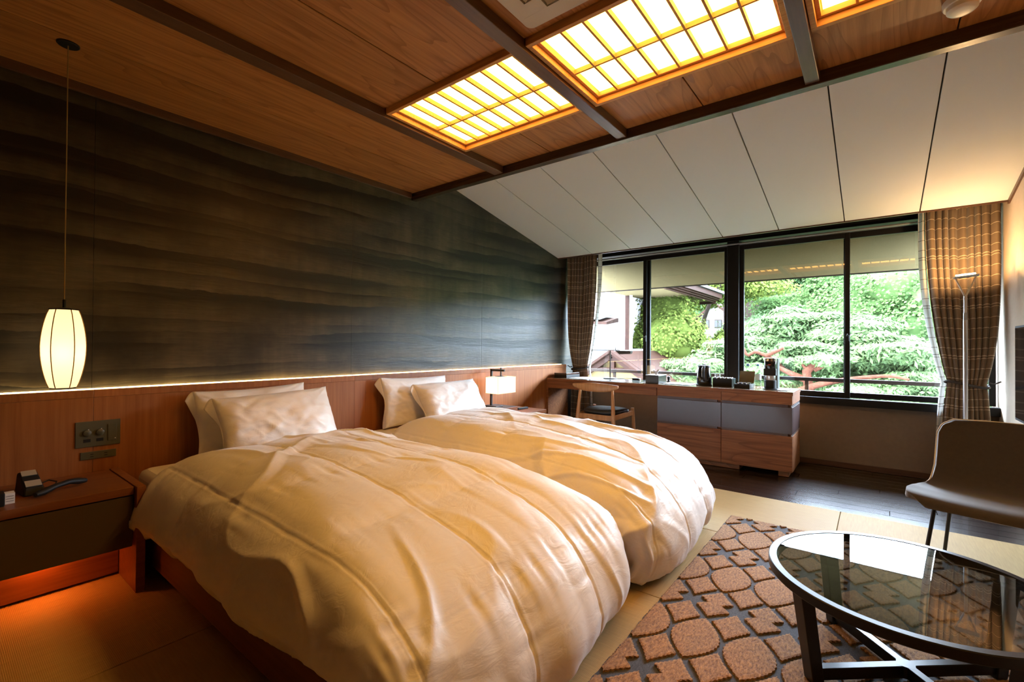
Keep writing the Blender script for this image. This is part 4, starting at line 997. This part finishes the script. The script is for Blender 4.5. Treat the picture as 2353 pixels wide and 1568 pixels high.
def pile_mesh(poly):
    n = len(poly); c = np.mean(poly, axis=0); z0, z1, z2 = .006, .0125, .0145
    ring = lambda s, z: [(c[0]+(x-c[0])*s, c[1]+(y-c[1])*s, z) for x, y in poly]
    vs_ = ring(1, z0)+ring(.985, z1)+ring(.86, z2)
    fs_ = [(i, (i+1)%n, n+(i+1)%n, n+i) for i in range(n)]+[(n+i, n+(i+1)%n, 2*n+(i+1)%n, 2*n+i) for i in range(n)]+[tuple(range(2*n,3*n))]
    return (np.array(vs_), fs_)
protos = {}
def pile(kind, poly, cx, cy_):
    poly = [(x*1.05, y*1.04) for x, y in poly]
    wp = [(x+cx, y+cy_) for x, y in poly]
    x0_ = min(p[0] for p in wp); x1_ = max(p[0] for p in wp); y0_ = min(p[1] for p in wp); y1_ = max(p[1] for p in wp)
    lo, hi, bo, to = RX0+.004, RX1-.006, RY0+.006, RY1-.006
    if x1_ < lo+.01 or x0_ > hi-.01 or y1_ < bo+.01 or y0_ > to-.01: return
    if x0_ > lo and x1_ < hi and y0_ > bo and y1_ < to:
        if kind not in protos:
            o = obj('pile_cell', pile_mesh(zig(poly)), M['pile'], rg, local=True); protos[kind] = o
        else: o = dupe(protos[kind], rg)
        o.location = (cx, cy_-1.75, 0); return
    for ax, v, g in ((0, lo, True), (0, hi, False), (1, bo, True), (1, to, False)):
        wp = clip(wp, ax, v, g)
        if len(wp) < 3: return
    obj('pile_cell', pile_mesh(zig(wp)), M['pile'], rg)
PX, PY = .1925, .5755
for i in range(-1, 9):
    for j in range(-4, 4):
        cx = -.556+PX*i; cy_ = 1.886+PY*j
        pile('a', lemon, cx, cy_); pile('b', arrow, cx, cy_+PY/2)
        pile('c', diam, cx+PX/2, cy_+.152); pile('c', diam, cx+PX/2, cy_-.152)

# =================================================================== COFFEE TABLE
tx, ty, tz = .083, 2.10, .356; TR = .413
ct = thing('coffee_table', 'round black coffee table with smoked glass top on the rug', 'coffee table', (tx, ty, .0145))
obj('glass_top', MB().lathe([(TR-.028,-.010),(TR-.028,-.002)], (tx,ty,tz), 96), M['table_glass'], ct, smooth=40)
obj('rim', MB().lathe([(TR-.030,-.034),(TR-.004,-.034),(TR,-.030),(TR,-.003),(TR-.003,0),(TR-.027,0),(TR-.0275,-.0105),(TR-.034,-.0105),(TR-.034,-.030)], (tx,ty,tz), 96, caps=False), mat('satin_black_rim', (.010,.010,.012), .3, spec=.35), ct, smooth=40)
for k in range(4):
    a = math.radians(41+90*k); d_ = Vector((math.cos(a), math.sin(a), 0)); s2 = Vector((-math.sin(a), math.cos(a), 0)); c0 = Vector((tx,ty,0))
    top = c0+d_*(TR-.045)+Vector((0,0,tz-.030)); bot = c0+d_*.325+Vector((0,0,.0147))
    def ring4(c, w, th): return [c-s2*w-d_*th, c+s2*w-d_*th, c+s2*w+d_*th, c-s2*w+d_*th]
    obj('leg', MB().hexa(ring4(bot, .024, .020), ring4(top, .026, .022)), bpy.data.materials['satin_black_rim'], ct, bevel=.003)
    obj('cross_bar', MB().bar(c0+d_*.02+Vector((0,0,.045)), c0+d_*.335+Vector((0,0,.045)), .030, .040), bpy.data.materials['satin_black_rim'], ct, bevel=.002)
obj('hub', MB().box(tx-.026, tx+.026, ty-.026, ty+.026, .0248, .0652), bpy.data.materials['satin_black_rim'], ct).rotation_euler = (0,0,0)

# =================================================================== LOUNGE CHAIR
ang = math.radians(-14)
lc = thing('lounge_chair', 'grey-brown felt shell lounge chair with thin black legs', 'armchair', (.475, 3.235, 0), ang)
prof, _ = curve_pts([(-.285,.372),(-.272,.395),(-.225,.405),(-.10,.392),(.05,.378),(.14,.392),(.20,.44),(.245,.53),(.285,.65),(.315,.735),(.320,.752)], 60)
nu = 41; SP = []
for i, (yv, zv) in enumerate(prof):
    k = i/59
    hw = np.interp(k, [0,.06,.2,.42,.55,.68,.9,.96,1.0], [.22,.305,.325,.315,.275,.262,.262,.245,.20])
    for j in range(nu):
        u = -1+2*j/(nu-1); lift = .030*abs(u)**3*np.interp(k, [0,.3,.55,1], [.1,.8,.6,0]); wrap = -.055*u*u*np.interp(k, [0,.45,.7,1], [0,.2,1,.8])
        SP.append((u*hw, yv+wrap+.030*u*u*np.interp(k,[0,.15],[1,0]), zv+lift))
SP = np.array(SP).reshape(60, nu, 3)
sh_ = obj('shell', MB().grid(SP), M['felt'], lc, smooth=180, local=True)
m = sh_.modifiers.new('thickness', 'SOLIDIFY'); m.thickness = .032; m.offset = 0; m.use_rim = True
m = sh_.modifiers.new('soft', 'BEVEL'); m.width = .012; m.segments = 3; m.limit_method = 'ANGLE'; m.angle_limit = math.radians(50)
edge_ = [SP[i,0] for i in range(27,60)]+[SP[59,j] for j in range(1,nu-1)]+[SP[i,-1] for i in range(59,26,-1)]
obj('piping', MB().tube([(q[0]*1.012, q[1]-.012, q[2]+.004) for q in edge_], .0035, 6), M['piping'], lc, smooth=60, local=True)
for sx_ in (-1, 1):
    obj('leg', MB().tube([(sx_*.205,-.16,.378),(sx_*.245,-.245,.0015)], .0085, 10), M['black_metal'], lc, smooth=60, local=True)
    obj('leg', MB().tube([(sx_*.185,.10,.370),(sx_*.235,.225,.0015)], .0085, 10), M['black_metal'], lc, smooth=60, local=True)
    obj('leg_brace', MB().tube([(sx_*.203,-.155,.372),(sx_*.185,.10,.362)], .008, 8), M['black_metal'], lc, smooth=60, local=True)
obj('cross_brace', MB().tube([(-.195,-.03,.366),(.195,-.03,.366)], .008, 8), M['black_metal'], lc, smooth=60, local=True)
# =================================================================== OUTSIDE
M['soffit'] = mat('speckled_eave_render', (.098,.076,.036), .9, bump=(350,.4,.003), var=(150,.12), spec=.05)
M['white_render'] = mat('white_render', (.42,.41,.39), .9, bump=(60,.1,.002), spec=.05)
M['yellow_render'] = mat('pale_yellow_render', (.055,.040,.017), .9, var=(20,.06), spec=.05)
M['ext_brown'] = mat('reddish_brown_timber', (.013,.0055,.0035), .6, var=(14,.2), spec=.05)
M['ext_dark'] = mat('dark_stained_timber', (.012,.008,.006), .6, spec=.05)
M['roof_grey'] = mat('silver_grey_roof', (.07,.07,.07), .55, var=(8,.08), spec=.05)
M['bark_red'] = mat('red_pine_bark', (.036,.013,.0075), .85, bump=(30,.8,.02), var=(16,.3), spec=.05)
M['bark'] = mat('grey_bark', (.02,.015,.011), .9, bump=(30,.7,.02), var=(14,.25), spec=.05)
def leafmat(name, col, tr, var=.28):
    m, nt, b, out = newmat(name); N = nt.nodes; L = nt.links
    g = N.new('ShaderNodeNewGeometry'); r = N.new('ShaderNodeValToRGB')
    r.color_ramp.elements[0].color = tuple(c*(1-var) for c in col)+(1,); r.color_ramp.elements[1].color = (min(1,col[0]*(1+var*1.4)), min(1,col[1]*(1+var)), col[2]*(1+var*.4), 1)
    L.new(g.outputs['Random Per Island'], r.inputs['Fac']); L.new(r.outputs[0], b.inputs['Base Color']); b.inputs['Roughness'].default_value = .9
    b.inputs['Specular IOR Level'].default_value = .03
    tl = N.new('ShaderNodeBsdfTranslucent'); L.new(r.outputs[0], tl.inputs[0])
    ms = N.new('ShaderNodeMixShader'); ms.inputs[0].default_value = tr; L.new(b.outputs[0], ms.inputs[1]); L.new(tl.outputs[0], ms.inputs[2]); L.new(ms.outputs[0], out.inputs[0])
    return m
M['maple'] = leafmat('maple_leaves', (.058,.082,.018), .45)
M['pine'] = leafmat('pine_needles', (.048,.080,.034), .38)
M['broad'] = leafmat('broad_leaves', (.042,.080,.027), .45)
M['broad2'] = leafmat('deep_green_leaves', (.032,.064,.027), .4)
M['grass'] = mat('moss_ground', (.03,.05,.02), .95, var=(1.5,.3), spec=.05)

gr = obj('ground', MB().box(-45, 45, 5.9, 70, -3.4, -3.2), M['grass']); struct(gr, 'mossy garden ground far below the windows')
# wooded hillside
nx_, ny_ = 60, 40; hx = np.linspace(-40, 40, nx_); hy = np.linspace(19, 60, ny_); HX, HY = np.meshgrid(hx, hy, indexing='ij')
HZ = -3.2+np.clip((HY-19)/16, 0, 1)**.8*8.4+1.2*fbm(HX*.18, HY*.18, 5)*np.clip((HY-19)/5, 0, 1)
hl = obj('hillside', MB().grid(np.stack([HX,HY,HZ], -1)), M['broad2'], smooth=180); struct(hl, 'wooded green hillside behind the garden')

# our own eave and balcony rail
ev = struct(obj('roof_eave', MB().hexa([(-7.0,5.62,2.378),(4.5,5.62,2.378),(4.5,6.5,1.990),(-7.0,6.5,1.990)], [(-7.0,5.62,2.44),(4.5,5.62,2.44),(4.5,6.5,2.05),(-7.0,6.5,2.05)]), M['soffit']), 'speckled beige underside of the eave above the windows')
obj('fascia', MB().box(-7.0, 4.5, 6.5, 6.54, 1.978, 2.14), M['ext_dark'], ev)
obj('roof_cover', MB().hexa([(-7.0,5.62,2.45),(4.5,5.62,2.45),(4.5,6.6,2.12),(-7.0,6.6,2.12)], [(-7.0,5.62,2.75),(4.5,5.62,2.75),(4.5,6.6,2.18),(-7.0,6.6,2.18)]), M['roof_grey'], ev)
bl = struct(obj('balcony_slab', MB().box(-7.0, 4.5, 5.62, 6.45, -.25, -.10), M['ext_dark']), 'narrow balcony slab outside the windows')
rl = thing('balcony_rail', 'dark horizontal balcony rail outside the windows', 'railing', (-1.2, 6.3, -.10))
obj('handrail', MB().box(-6.0, 4.0, 6.275, 6.325, .762, .802), M['ext_dark'], rl, bevel=.004)
for x in (-5.42, -4.22, -3.02, -1.82, -.62, .58, 1.78): obj('post', MB().box(x-.018, x+.018, 6.285, 6.318, -.10, .762), M['ext_dark'], rl)

# neighbouring white wing
nb = thing('neighbour_wing', 'white rendered neighbouring wing with brown corner trim at left', 'building', (-7, 11.0, -3.2))
obj('wall', MB().box(-11, -4.50, 10.0, 13.0, -3.2, 2.9), M['white_render'], nb)
obj('corner_trim', MB().box(-4.52, -4.42, 9.96, 10.05, -3.2, 2.6), M['ext_brown'], nb)
obj('downpipe', MB().tube([(-4.36,9.93,-3.2),(-4.36,9.93,2.30),(-4.30,9.8,2.42)], .035, 10), M['beige_plastic'], nb, smooth=60)
obj('eave_soffit', MB().hexa([(-4.5,9.0,2.30),(-3.25,9.0,2.30),(-3.25,12.5,2.30),(-4.5,12.5,2.30)], [(-4.5,9.0,2.36),(-3.25,9.0,2.36),(-3.25,12.5,2.36),(-4.5,12.5,2.36)]), M['soffit'], nb)
obj('eave_fascia', MB().box(-4.45, -3.20, 12.46, 12.52, 2.24, 2.36), M['ext_brown'], nb)
for k in range(4): obj('verge_board', MB().box(-3.25+k*.055, -3.215+k*.055, 8.95, 12.5, 2.27+k*.03, 2.38+k*.03), M['ext_brown'], nb)
obj('roof', MB().hexa([(-4.6,8.9,2.48),(-3.0,8.9,2.48),(-3.0,12.7,2.48),(-4.6,12.7,2.48)], [(-4.6,8.9,2.54),(-3.0,8.9,2.54),(-3.0,12.7,2.54),(-4.6,12.7,2.54)]), M['roof_grey'], nb)
obj('awning', MB().hexa([(-8,9.4,1.80),(-4.70,9.4,1.62),(-4.70,10,1.70),(-8,10,1.88)], [(-8,9.4,1.86),(-4.70,9.4,1.68),(-4.70,10,1.80),(-8,10,1.98)]), M['ext_brown'], nb)
obj('awning_roof', MB().hexa([(-8,9.38,1.90),(-4.85,9.38,1.74),(-4.85,10,1.86),(-8,10,2.02)], [(-8,9.38,1.93),(-4.85,9.38,1.77),(-4.85,10,1.89),(-8,10,2.05)]), M['roof_grey'], nb)
# lean-to roof in front of the white wall: lapped courses
lr = thing('lean_to_roof', 'pale grey lapped sheet roof below the white wing', 'roof', (-6, 9.3, -.2))
for k in range(9):
    y0, y1 = 8.30+k*.19, 8.30+(k+1)*.19+.03; z0, z1 = .30+k*.085, .30+(k+1)*.085+.013
    obj('course', MB().hexa([(-9,y0,z0),(-4.05,y0,z0),(-4.05,y1,z1),(-9,y1,z1)], [(-9,y0,z0+.028),(-4.05,y0,z0+.028),(-4.05,y1,z1+.010),(-9,y1,z1+.010)]), M['roof_grey'], lr)
obj('support_wall', MB().box(-9, -4.1, 8.6, 10, -3.2, .40), M['white_render'], lr)
# gabled porch roof in brown timber
gp = thing('gable_roof', 'brown timber gable roof with pale yellow gable below the window', 'roof', (-3.9, 8.3, -3.2))
pk = Vector((-3.86, 8.0, 1.0)); lft = Vector((-5.0, 8.0, .26)); rgt = Vector((-2.72, 8.0, .26))
for a, nm in ((lft, -1), (rgt, 1)):
    d = (a-pk)
    obj('barge_board', MB().bar(pk+Vector((0,-.05,-.04)), a+Vector((0,-.05,-.04)), .06, .085, (0,0,1)), M['ext_brown'], gp)
    obj('roof_edge', MB().bar(pk+Vector((0,-.10,.045)), a+Vector((0,-.10,.045)), .16, .045, (0,0,1)), M['ext_brown'], gp)
    n_ = Vector((-d.z*1, 0, d.x)).normalized(); n_ = n_ if n_.z > 0 else -n_
    obj('roof_plane', MB().hexa([pk, a, a+Vector((0,2.4,0)), pk+Vector((0,2.4,0))], [pk+n_*.06, a+n_*.06, a+n_*.06+Vector((0,2.4,0)), pk+n_*.06+Vector((0,2.4,0))]), M['ext_brown' if nm > 0 else 'roof_grey'], gp)
obj('gable_wall', MB().add([(-4.85,8.03,.30),(-2.87,8.03,.30),(-3.86,8.03,.95),(-4.85,8.25,.30),(-2.87,8.25,.30),(-3.86,8.25,.95),(-4.85,8.03,-3.2),(-2.87,8.03,-3.2),(-2.87,8.25,-3.2),(-4.85,8.25,-3.2)], [(0,1,2),(3,5,4),(0,6,7,1),(4,8,9,3),(1,7,8,4),(3,9,6,0),(0,2,5,3),(1,4,5,2)]), M['yellow_render'], gp)
obj('gable_tie', MB().bar((-4.15,7.99,.70), (-3.57,7.99,.70), .06, .08), M['ext_brown'], gp)
obj('gable_post', MB().box(-3.90, -3.82, 7.95, 8.03, .64, .95), M['ext_brown'], gp)

# small far house
fh = thing('far_house', 'small white gabled house half hidden in the trees', 'house', (-6.3, 25.5, -1))
obj('wall', MB().add([(-7.25,24.9,-1),(-5.55,24.9,-1),(-5.55,24.9,2.6),(-6.4,24.9,3.3),(-7.25,24.9,2.6),(-7.25,27,-1),(-5.55,27,-1),(-5.55,27,2.6),(-6.4,27,3.3),(-7.25,27,2.6)], [(0,1,2,3,4),(9,8,7,6,5),(0,5,6,1),(1,6,7,2),(4,9,5,0),(2,7,8,3),(3,8,9,4)]), mat('cream_house_render', (.10,.093,.080), .9, spec=.05), fh)
for s in (-1, 1): obj('roof', MB().bar((-6.4,24.75,3.33), (-6.4+s*1.15,24.75,2.42), .12, .10, (0,0,1)).hexa([(-6.4,24.7,3.32),(-6.4+s*1.15,24.7,2.38),(-6.4+s*1.15,27.2,2.38),(-6.4,27.2,3.32)], [(-6.4,24.7,3.40),(-6.4+s*1.15,24.7,2.46),(-6.4+s*1.15,27.2,2.46),(-6.4,27.2,3.40)]), M['ext_brown'], fh)
for x in (-6.85, -6.25): 
    w_ = obj('window', MB().box(x-.17, x+.17, 24.84, 24.9, 2.10, 2.52), M['ext_dark'], fh)
    for q in (-.085, .085): obj('pane', MB().box(x+q-.07, x+q+.07, 24.83, 24.84, 2.14, 2.48), M['frame_black'], w_)
# dark board fence
fn = thing('board_fence', 'dark vertical board fence among the far trees', 'fence', (-3.4, 20.3, 1.5))
for k in range(30): obj('board', MB().box(-4.9+k*.12, -4.9+k*.12+.105, 20.3+.01*(k % 2), 20.33+.01*(k % 2), 1.2, 2.95+.03*math.sin(k*1.7)), M['ext_dark'], fn)
for z in (1.6, 2.7): obj('rail', MB().box(-4.95, -1.25, 20.35, 20.40, z, z+.08), M['ext_dark'], fn)

# ---- trees
def leaves(blobs, n, size, rng, aspect=1.0, droop=0.0, shell=.84):
    vol = np.array([b[3]*b[4]*b[5] for b in blobs])**.67; w = vol/vol.sum(); V_ = []
    pick = rng.choice(len(blobs), n, p=w); B = np.array(blobs)[pick]
    d = rng.normal(size=(n,3)); d /= np.linalg.norm(d, axis=1, keepdims=True)
    r = shell+(1.06-shell)*rng.random(n)[:,None]**.8; r = r*np.where(rng.random(n)[:,None] < .22, 1+.22*rng.random(n)[:,None], 1)
    lump = 1+.22*np.sin(d*5+pick[:,None]).sum(1, keepdims=True)*.5
    C = B[:,:3]+d*B[:,3:6]*r*lump
    nrm = d*.8+rng.normal(size=(n,3))*.42+np.array([0,-.25,.55]); nrm /= np.linalg.norm(nrm, axis=1, keepdims=True)
    a = np.cross(nrm, rng.normal(size=(n,3))); a /= np.linalg.norm(a, axis=1, keepdims=True)+1e-9; b = np.cross(nrm, a)
    s = size*(.6+.8*rng.random(n))[:,None]
    q = [C-a*s*.5*aspect, C-b*s*.5-a*s*.05, C+a*s*.5*aspect, C+b*s*.5-a*s*.05]
    V_ = np.stack(q, 1).reshape(-1,3); F_ = np.arange(n*4).reshape(n,4)
    return V_, F_
def core(blobs, f=.80, seed=0):
    V_ = []; F_ = []; o = 0; nu_, nv_ = 20, 12
    for bi, (cx, cy_, cz, rx, ry, rz) in enumerate(blobs):
        th = np.linspace(0, 2*pi, nu_, endpoint=False); phv = np.linspace(.12, pi-.12, nv_); T_, P_ = np.meshgrid(th, phv, indexing='ij')
        k = f*(1+.25*fbm(T_*1.9+bi*7, P_*2.3, seed+bi))
        V_.append(np.stack([cx+rx*k*np.cos(T_)*np.sin(P_), cy_+ry*k*np.sin(T_)*np.sin(P_), cz+rz*k*np.cos(P_)], -1).reshape(-1,3))
        idx = np.arange(nu_*nv_).reshape(nu_, nv_)+o; i2 = np.roll(idx, -1, 0)
        F_.append(np.stack([idx[:,:-1], idx[:,1:], i2[:,1:], i2[:,:-1]], -1).reshape(-1,4)); o += nu_*nv_
    return np.concatenate(V_), np.concatenate(F_)
def tree(name, label, blobs, n, size, m_, trunk, bark, seed, aspect=1.0, f=.84):
    rng = np.random.default_rng(seed); bs = np.array(blobs)
    t = thing(name, label, 'tree', (float(bs[:,0].mean()), float(bs[:,1].mean()), -3.2), group='garden trees')
    V1, F1 = core(blobs, f, seed); V2, F2 = leaves(blobs, n, size, rng, aspect)
    o = obj('crown', (np.concatenate([V1, V2]), np.concatenate([F1, F2+len(V1)])), m_, t)
    for pts, r0, r1 in trunk:
        P_, _ = curve_pts(pts, 18)
        obj('trunk' if r0 > .10 else 'branch', MB().tube([tuple(q) for q in P_], list(np.linspace(r0, r1, 18)), 10), bark, t, smooth=60)
    return t
def cluster(cx, cy_, cz, rx, ry, rz, n, seed, sub=.45):
    rng = np.random.default_rng(seed); out = [(cx, cy_, cz, rx*.72, ry*.72, rz*.72)]
    for k in range(n):
        d = rng.normal(size=3); d /= np.linalg.norm(d); d[1] = -abs(d[1])*.9 if rng.random() < .7 else d[1]
        s = sub*(.7+.6*rng.random()); out.append((cx+d[0]*rx*.75, cy_+d[1]*ry*.75, cz+d[2]*rz*.75, rx*s, ry*s, rz*s*.8))
    return out
tree('maple_tree', 'yellow-green maple beside the white wing', cluster(-4.0, 11.2, .8, 1.2, 1.0, 1.45, 14, 1), 44000, .055, M['maple'], [([(-4,11.4,-3.2),(-3.9,11.3,-1),(-3.7,11.1,.8),(-3.4,10.9,1.9)], .14, .03)], M['bark'], 1)
tree('maple_tree', 'bright yellow maple standing in front of the far house', cluster(-3.0, 12.2, .45, 1.3, 1.0, 1.10, 13, 2), 44000, .055, M['maple'], [([(-3,12.4,-3.2),(-3.1,12.2,-.5),(-2.9,12.0,1.4),(-2.6,11.7,2.2)], .13, .025)], M['bark'], 2)
tree('maple_tree', 'loose pale maple with dark twigs under the eave', cluster(-3.9, 14.5, 3.05, 2.4, 1.2, .75, 12, 3), 26000, .065, M['maple'], [([(-4.2,14.6,-3.2),(-4.1,14.3,1),(-3.6,13.5,2.4),(-3.0,13.0,3.0)], .16, .03), ([(-4.1,14.2,1.2),(-4.6,13.6,2.2),(-5.2,13.2,2.6)], .06, .02)], M['bark'], 3, f=.6)
pads = []
for cx, cy_, cz, rx, rz, s in ((-2.55,9.6,.55,.75,.45,10),(-1.95,9.9,1.05,.80,.42,11),(-1.25,10.2,1.50,.85,.42,12),(-.55,9.9,1.35,.75,.36,13),(-1.6,9.3,.62,.6,.26,14),(.05,9.6,.95,.70,.32,15),(-.75,9.5,.98,.6,.26,16),(.45,9.5,.55,.62,.28,17),(-.1,9.2,.42,.55,.20,18)):
    pads += cluster(cx, cy_, cz, rx, .7, rz, 6, s, .5)
tree('pine_tree', 'spreading blue-green pine with red twisting branches', pads, 170000, .034, M['pine'],
    [([(-.35,9.0,-3.2),(-.55,8.9,-1),(-.85,8.75,.60),(-.80,8.75,.80),(-.72,8.75,.93)], .15, .06), ([(-.85,8.75,.62),(-1.0,8.75,.68),(-1.22,8.75,.79),(-1.45,8.8,.92)], .06, .02),
     ([(-.80,8.75,.76),(-.90,8.72,.85),(-.92,8.7,.93)], .04, .018), ([(-.76,8.75,.80),(-.64,8.72,.87),(-.56,8.7,.96)], .05, .03),
     ([(-.95,8.7,.45),(-.65,8.6,.58),(-.25,8.6,.68),(.15,8.6,.74),(.38,8.6,.70)], .055, .018),
     ([(-1.2,8.9,.80),(-1.45,8.8,1.00),(-1.62,8.75,1.06),(-1.72,8.75,1.0),(-1.80,8.75,1.15)], .045, .02), ([(-1.45,8.8,1.0),(-1.3,8.75,1.07),(-1.18,8.7,1.13)], .04, .02)], M['bark_red'], 4, 3.0)
tree('round_shrub', 'round clipped green shrub beside the wide window post', [(-2.45,13.0,1.05,.75,.75,.9)], 22000, .035, M['broad2'], [([(-2.45,13,-3.2),(-2.45,13,.5)], .1, .06)], M['bark'], 5)
for k, (cx, cy_, cz, rx, rz, mm, lab) in enumerate((( -.75,15.5,1.9,1.9,1.5,'broad','large fresh green tree rising behind the pine'),(1.1,14.0,1.5,1.7,1.7,'broad','fresh green tree behind the right window sash'),(2.6,12.0,.4,1.6,2.1,'broad','leafy tree partly hidden by the right curtain'),
        (-2.6,18.0,3.95,1.7,1.0,'broad2','deep green tree above the board fence'),(.3,19.5,2.4,2.6,1.9,'broad2','broad dark green tree farther up the slope'),(1.3,10.6,-.6,1.4,1.15,'broad','low bright bush under the right window sash'),(-1.0,11.0,-.7,1.7,1.1,'broad2','low green bush beneath the red pine branches'),(-3.4,10.2,-1.2,1.6,1.3,'maple','low yellow-green maple right of the gable roof'))):
    tree('broadleaf_tree', lab, cluster(cx, cy_, cz, rx, rx*.7, rz, 12, 30+k), 42000, .065 if cy_ > 13 else .05, M[mm], [([(cx,cy_,-3.2),(cx+.1,cy_-.1,cz)], .15, .05)], M['bark'], 60+k)
rng = np.random.default_rng(9)
for k in range(8):
    cx = -15+k*3.4; cy_ = 23.5+(k % 3)*2.2; h = 2.6+.7*(k % 2)
    if -8.5 < cx < -4.5: cy_ = 30
    tree('hillside_tree', ['far hillside tree hidden behind the white wing','far hillside tree above the lapped grey roof','distant hillside tree left of the small white house','distant hillside tree behind the small white house','far hillside tree right of the board fence','far hillside tree behind the right window sash','far hillside tree beyond the right curtain','rightmost tree on the far hillside'][k], cluster(cx, cy_, h+(cy_-23)*.1, 2.6, 1.8, 2.2, 10, 80+k), 22000, .11, M['broad' if k % 2 else 'broad2'], [([(cx,cy_,-3),(cx,cy_,h)], .2, .1)], M['bark'], 90+k)
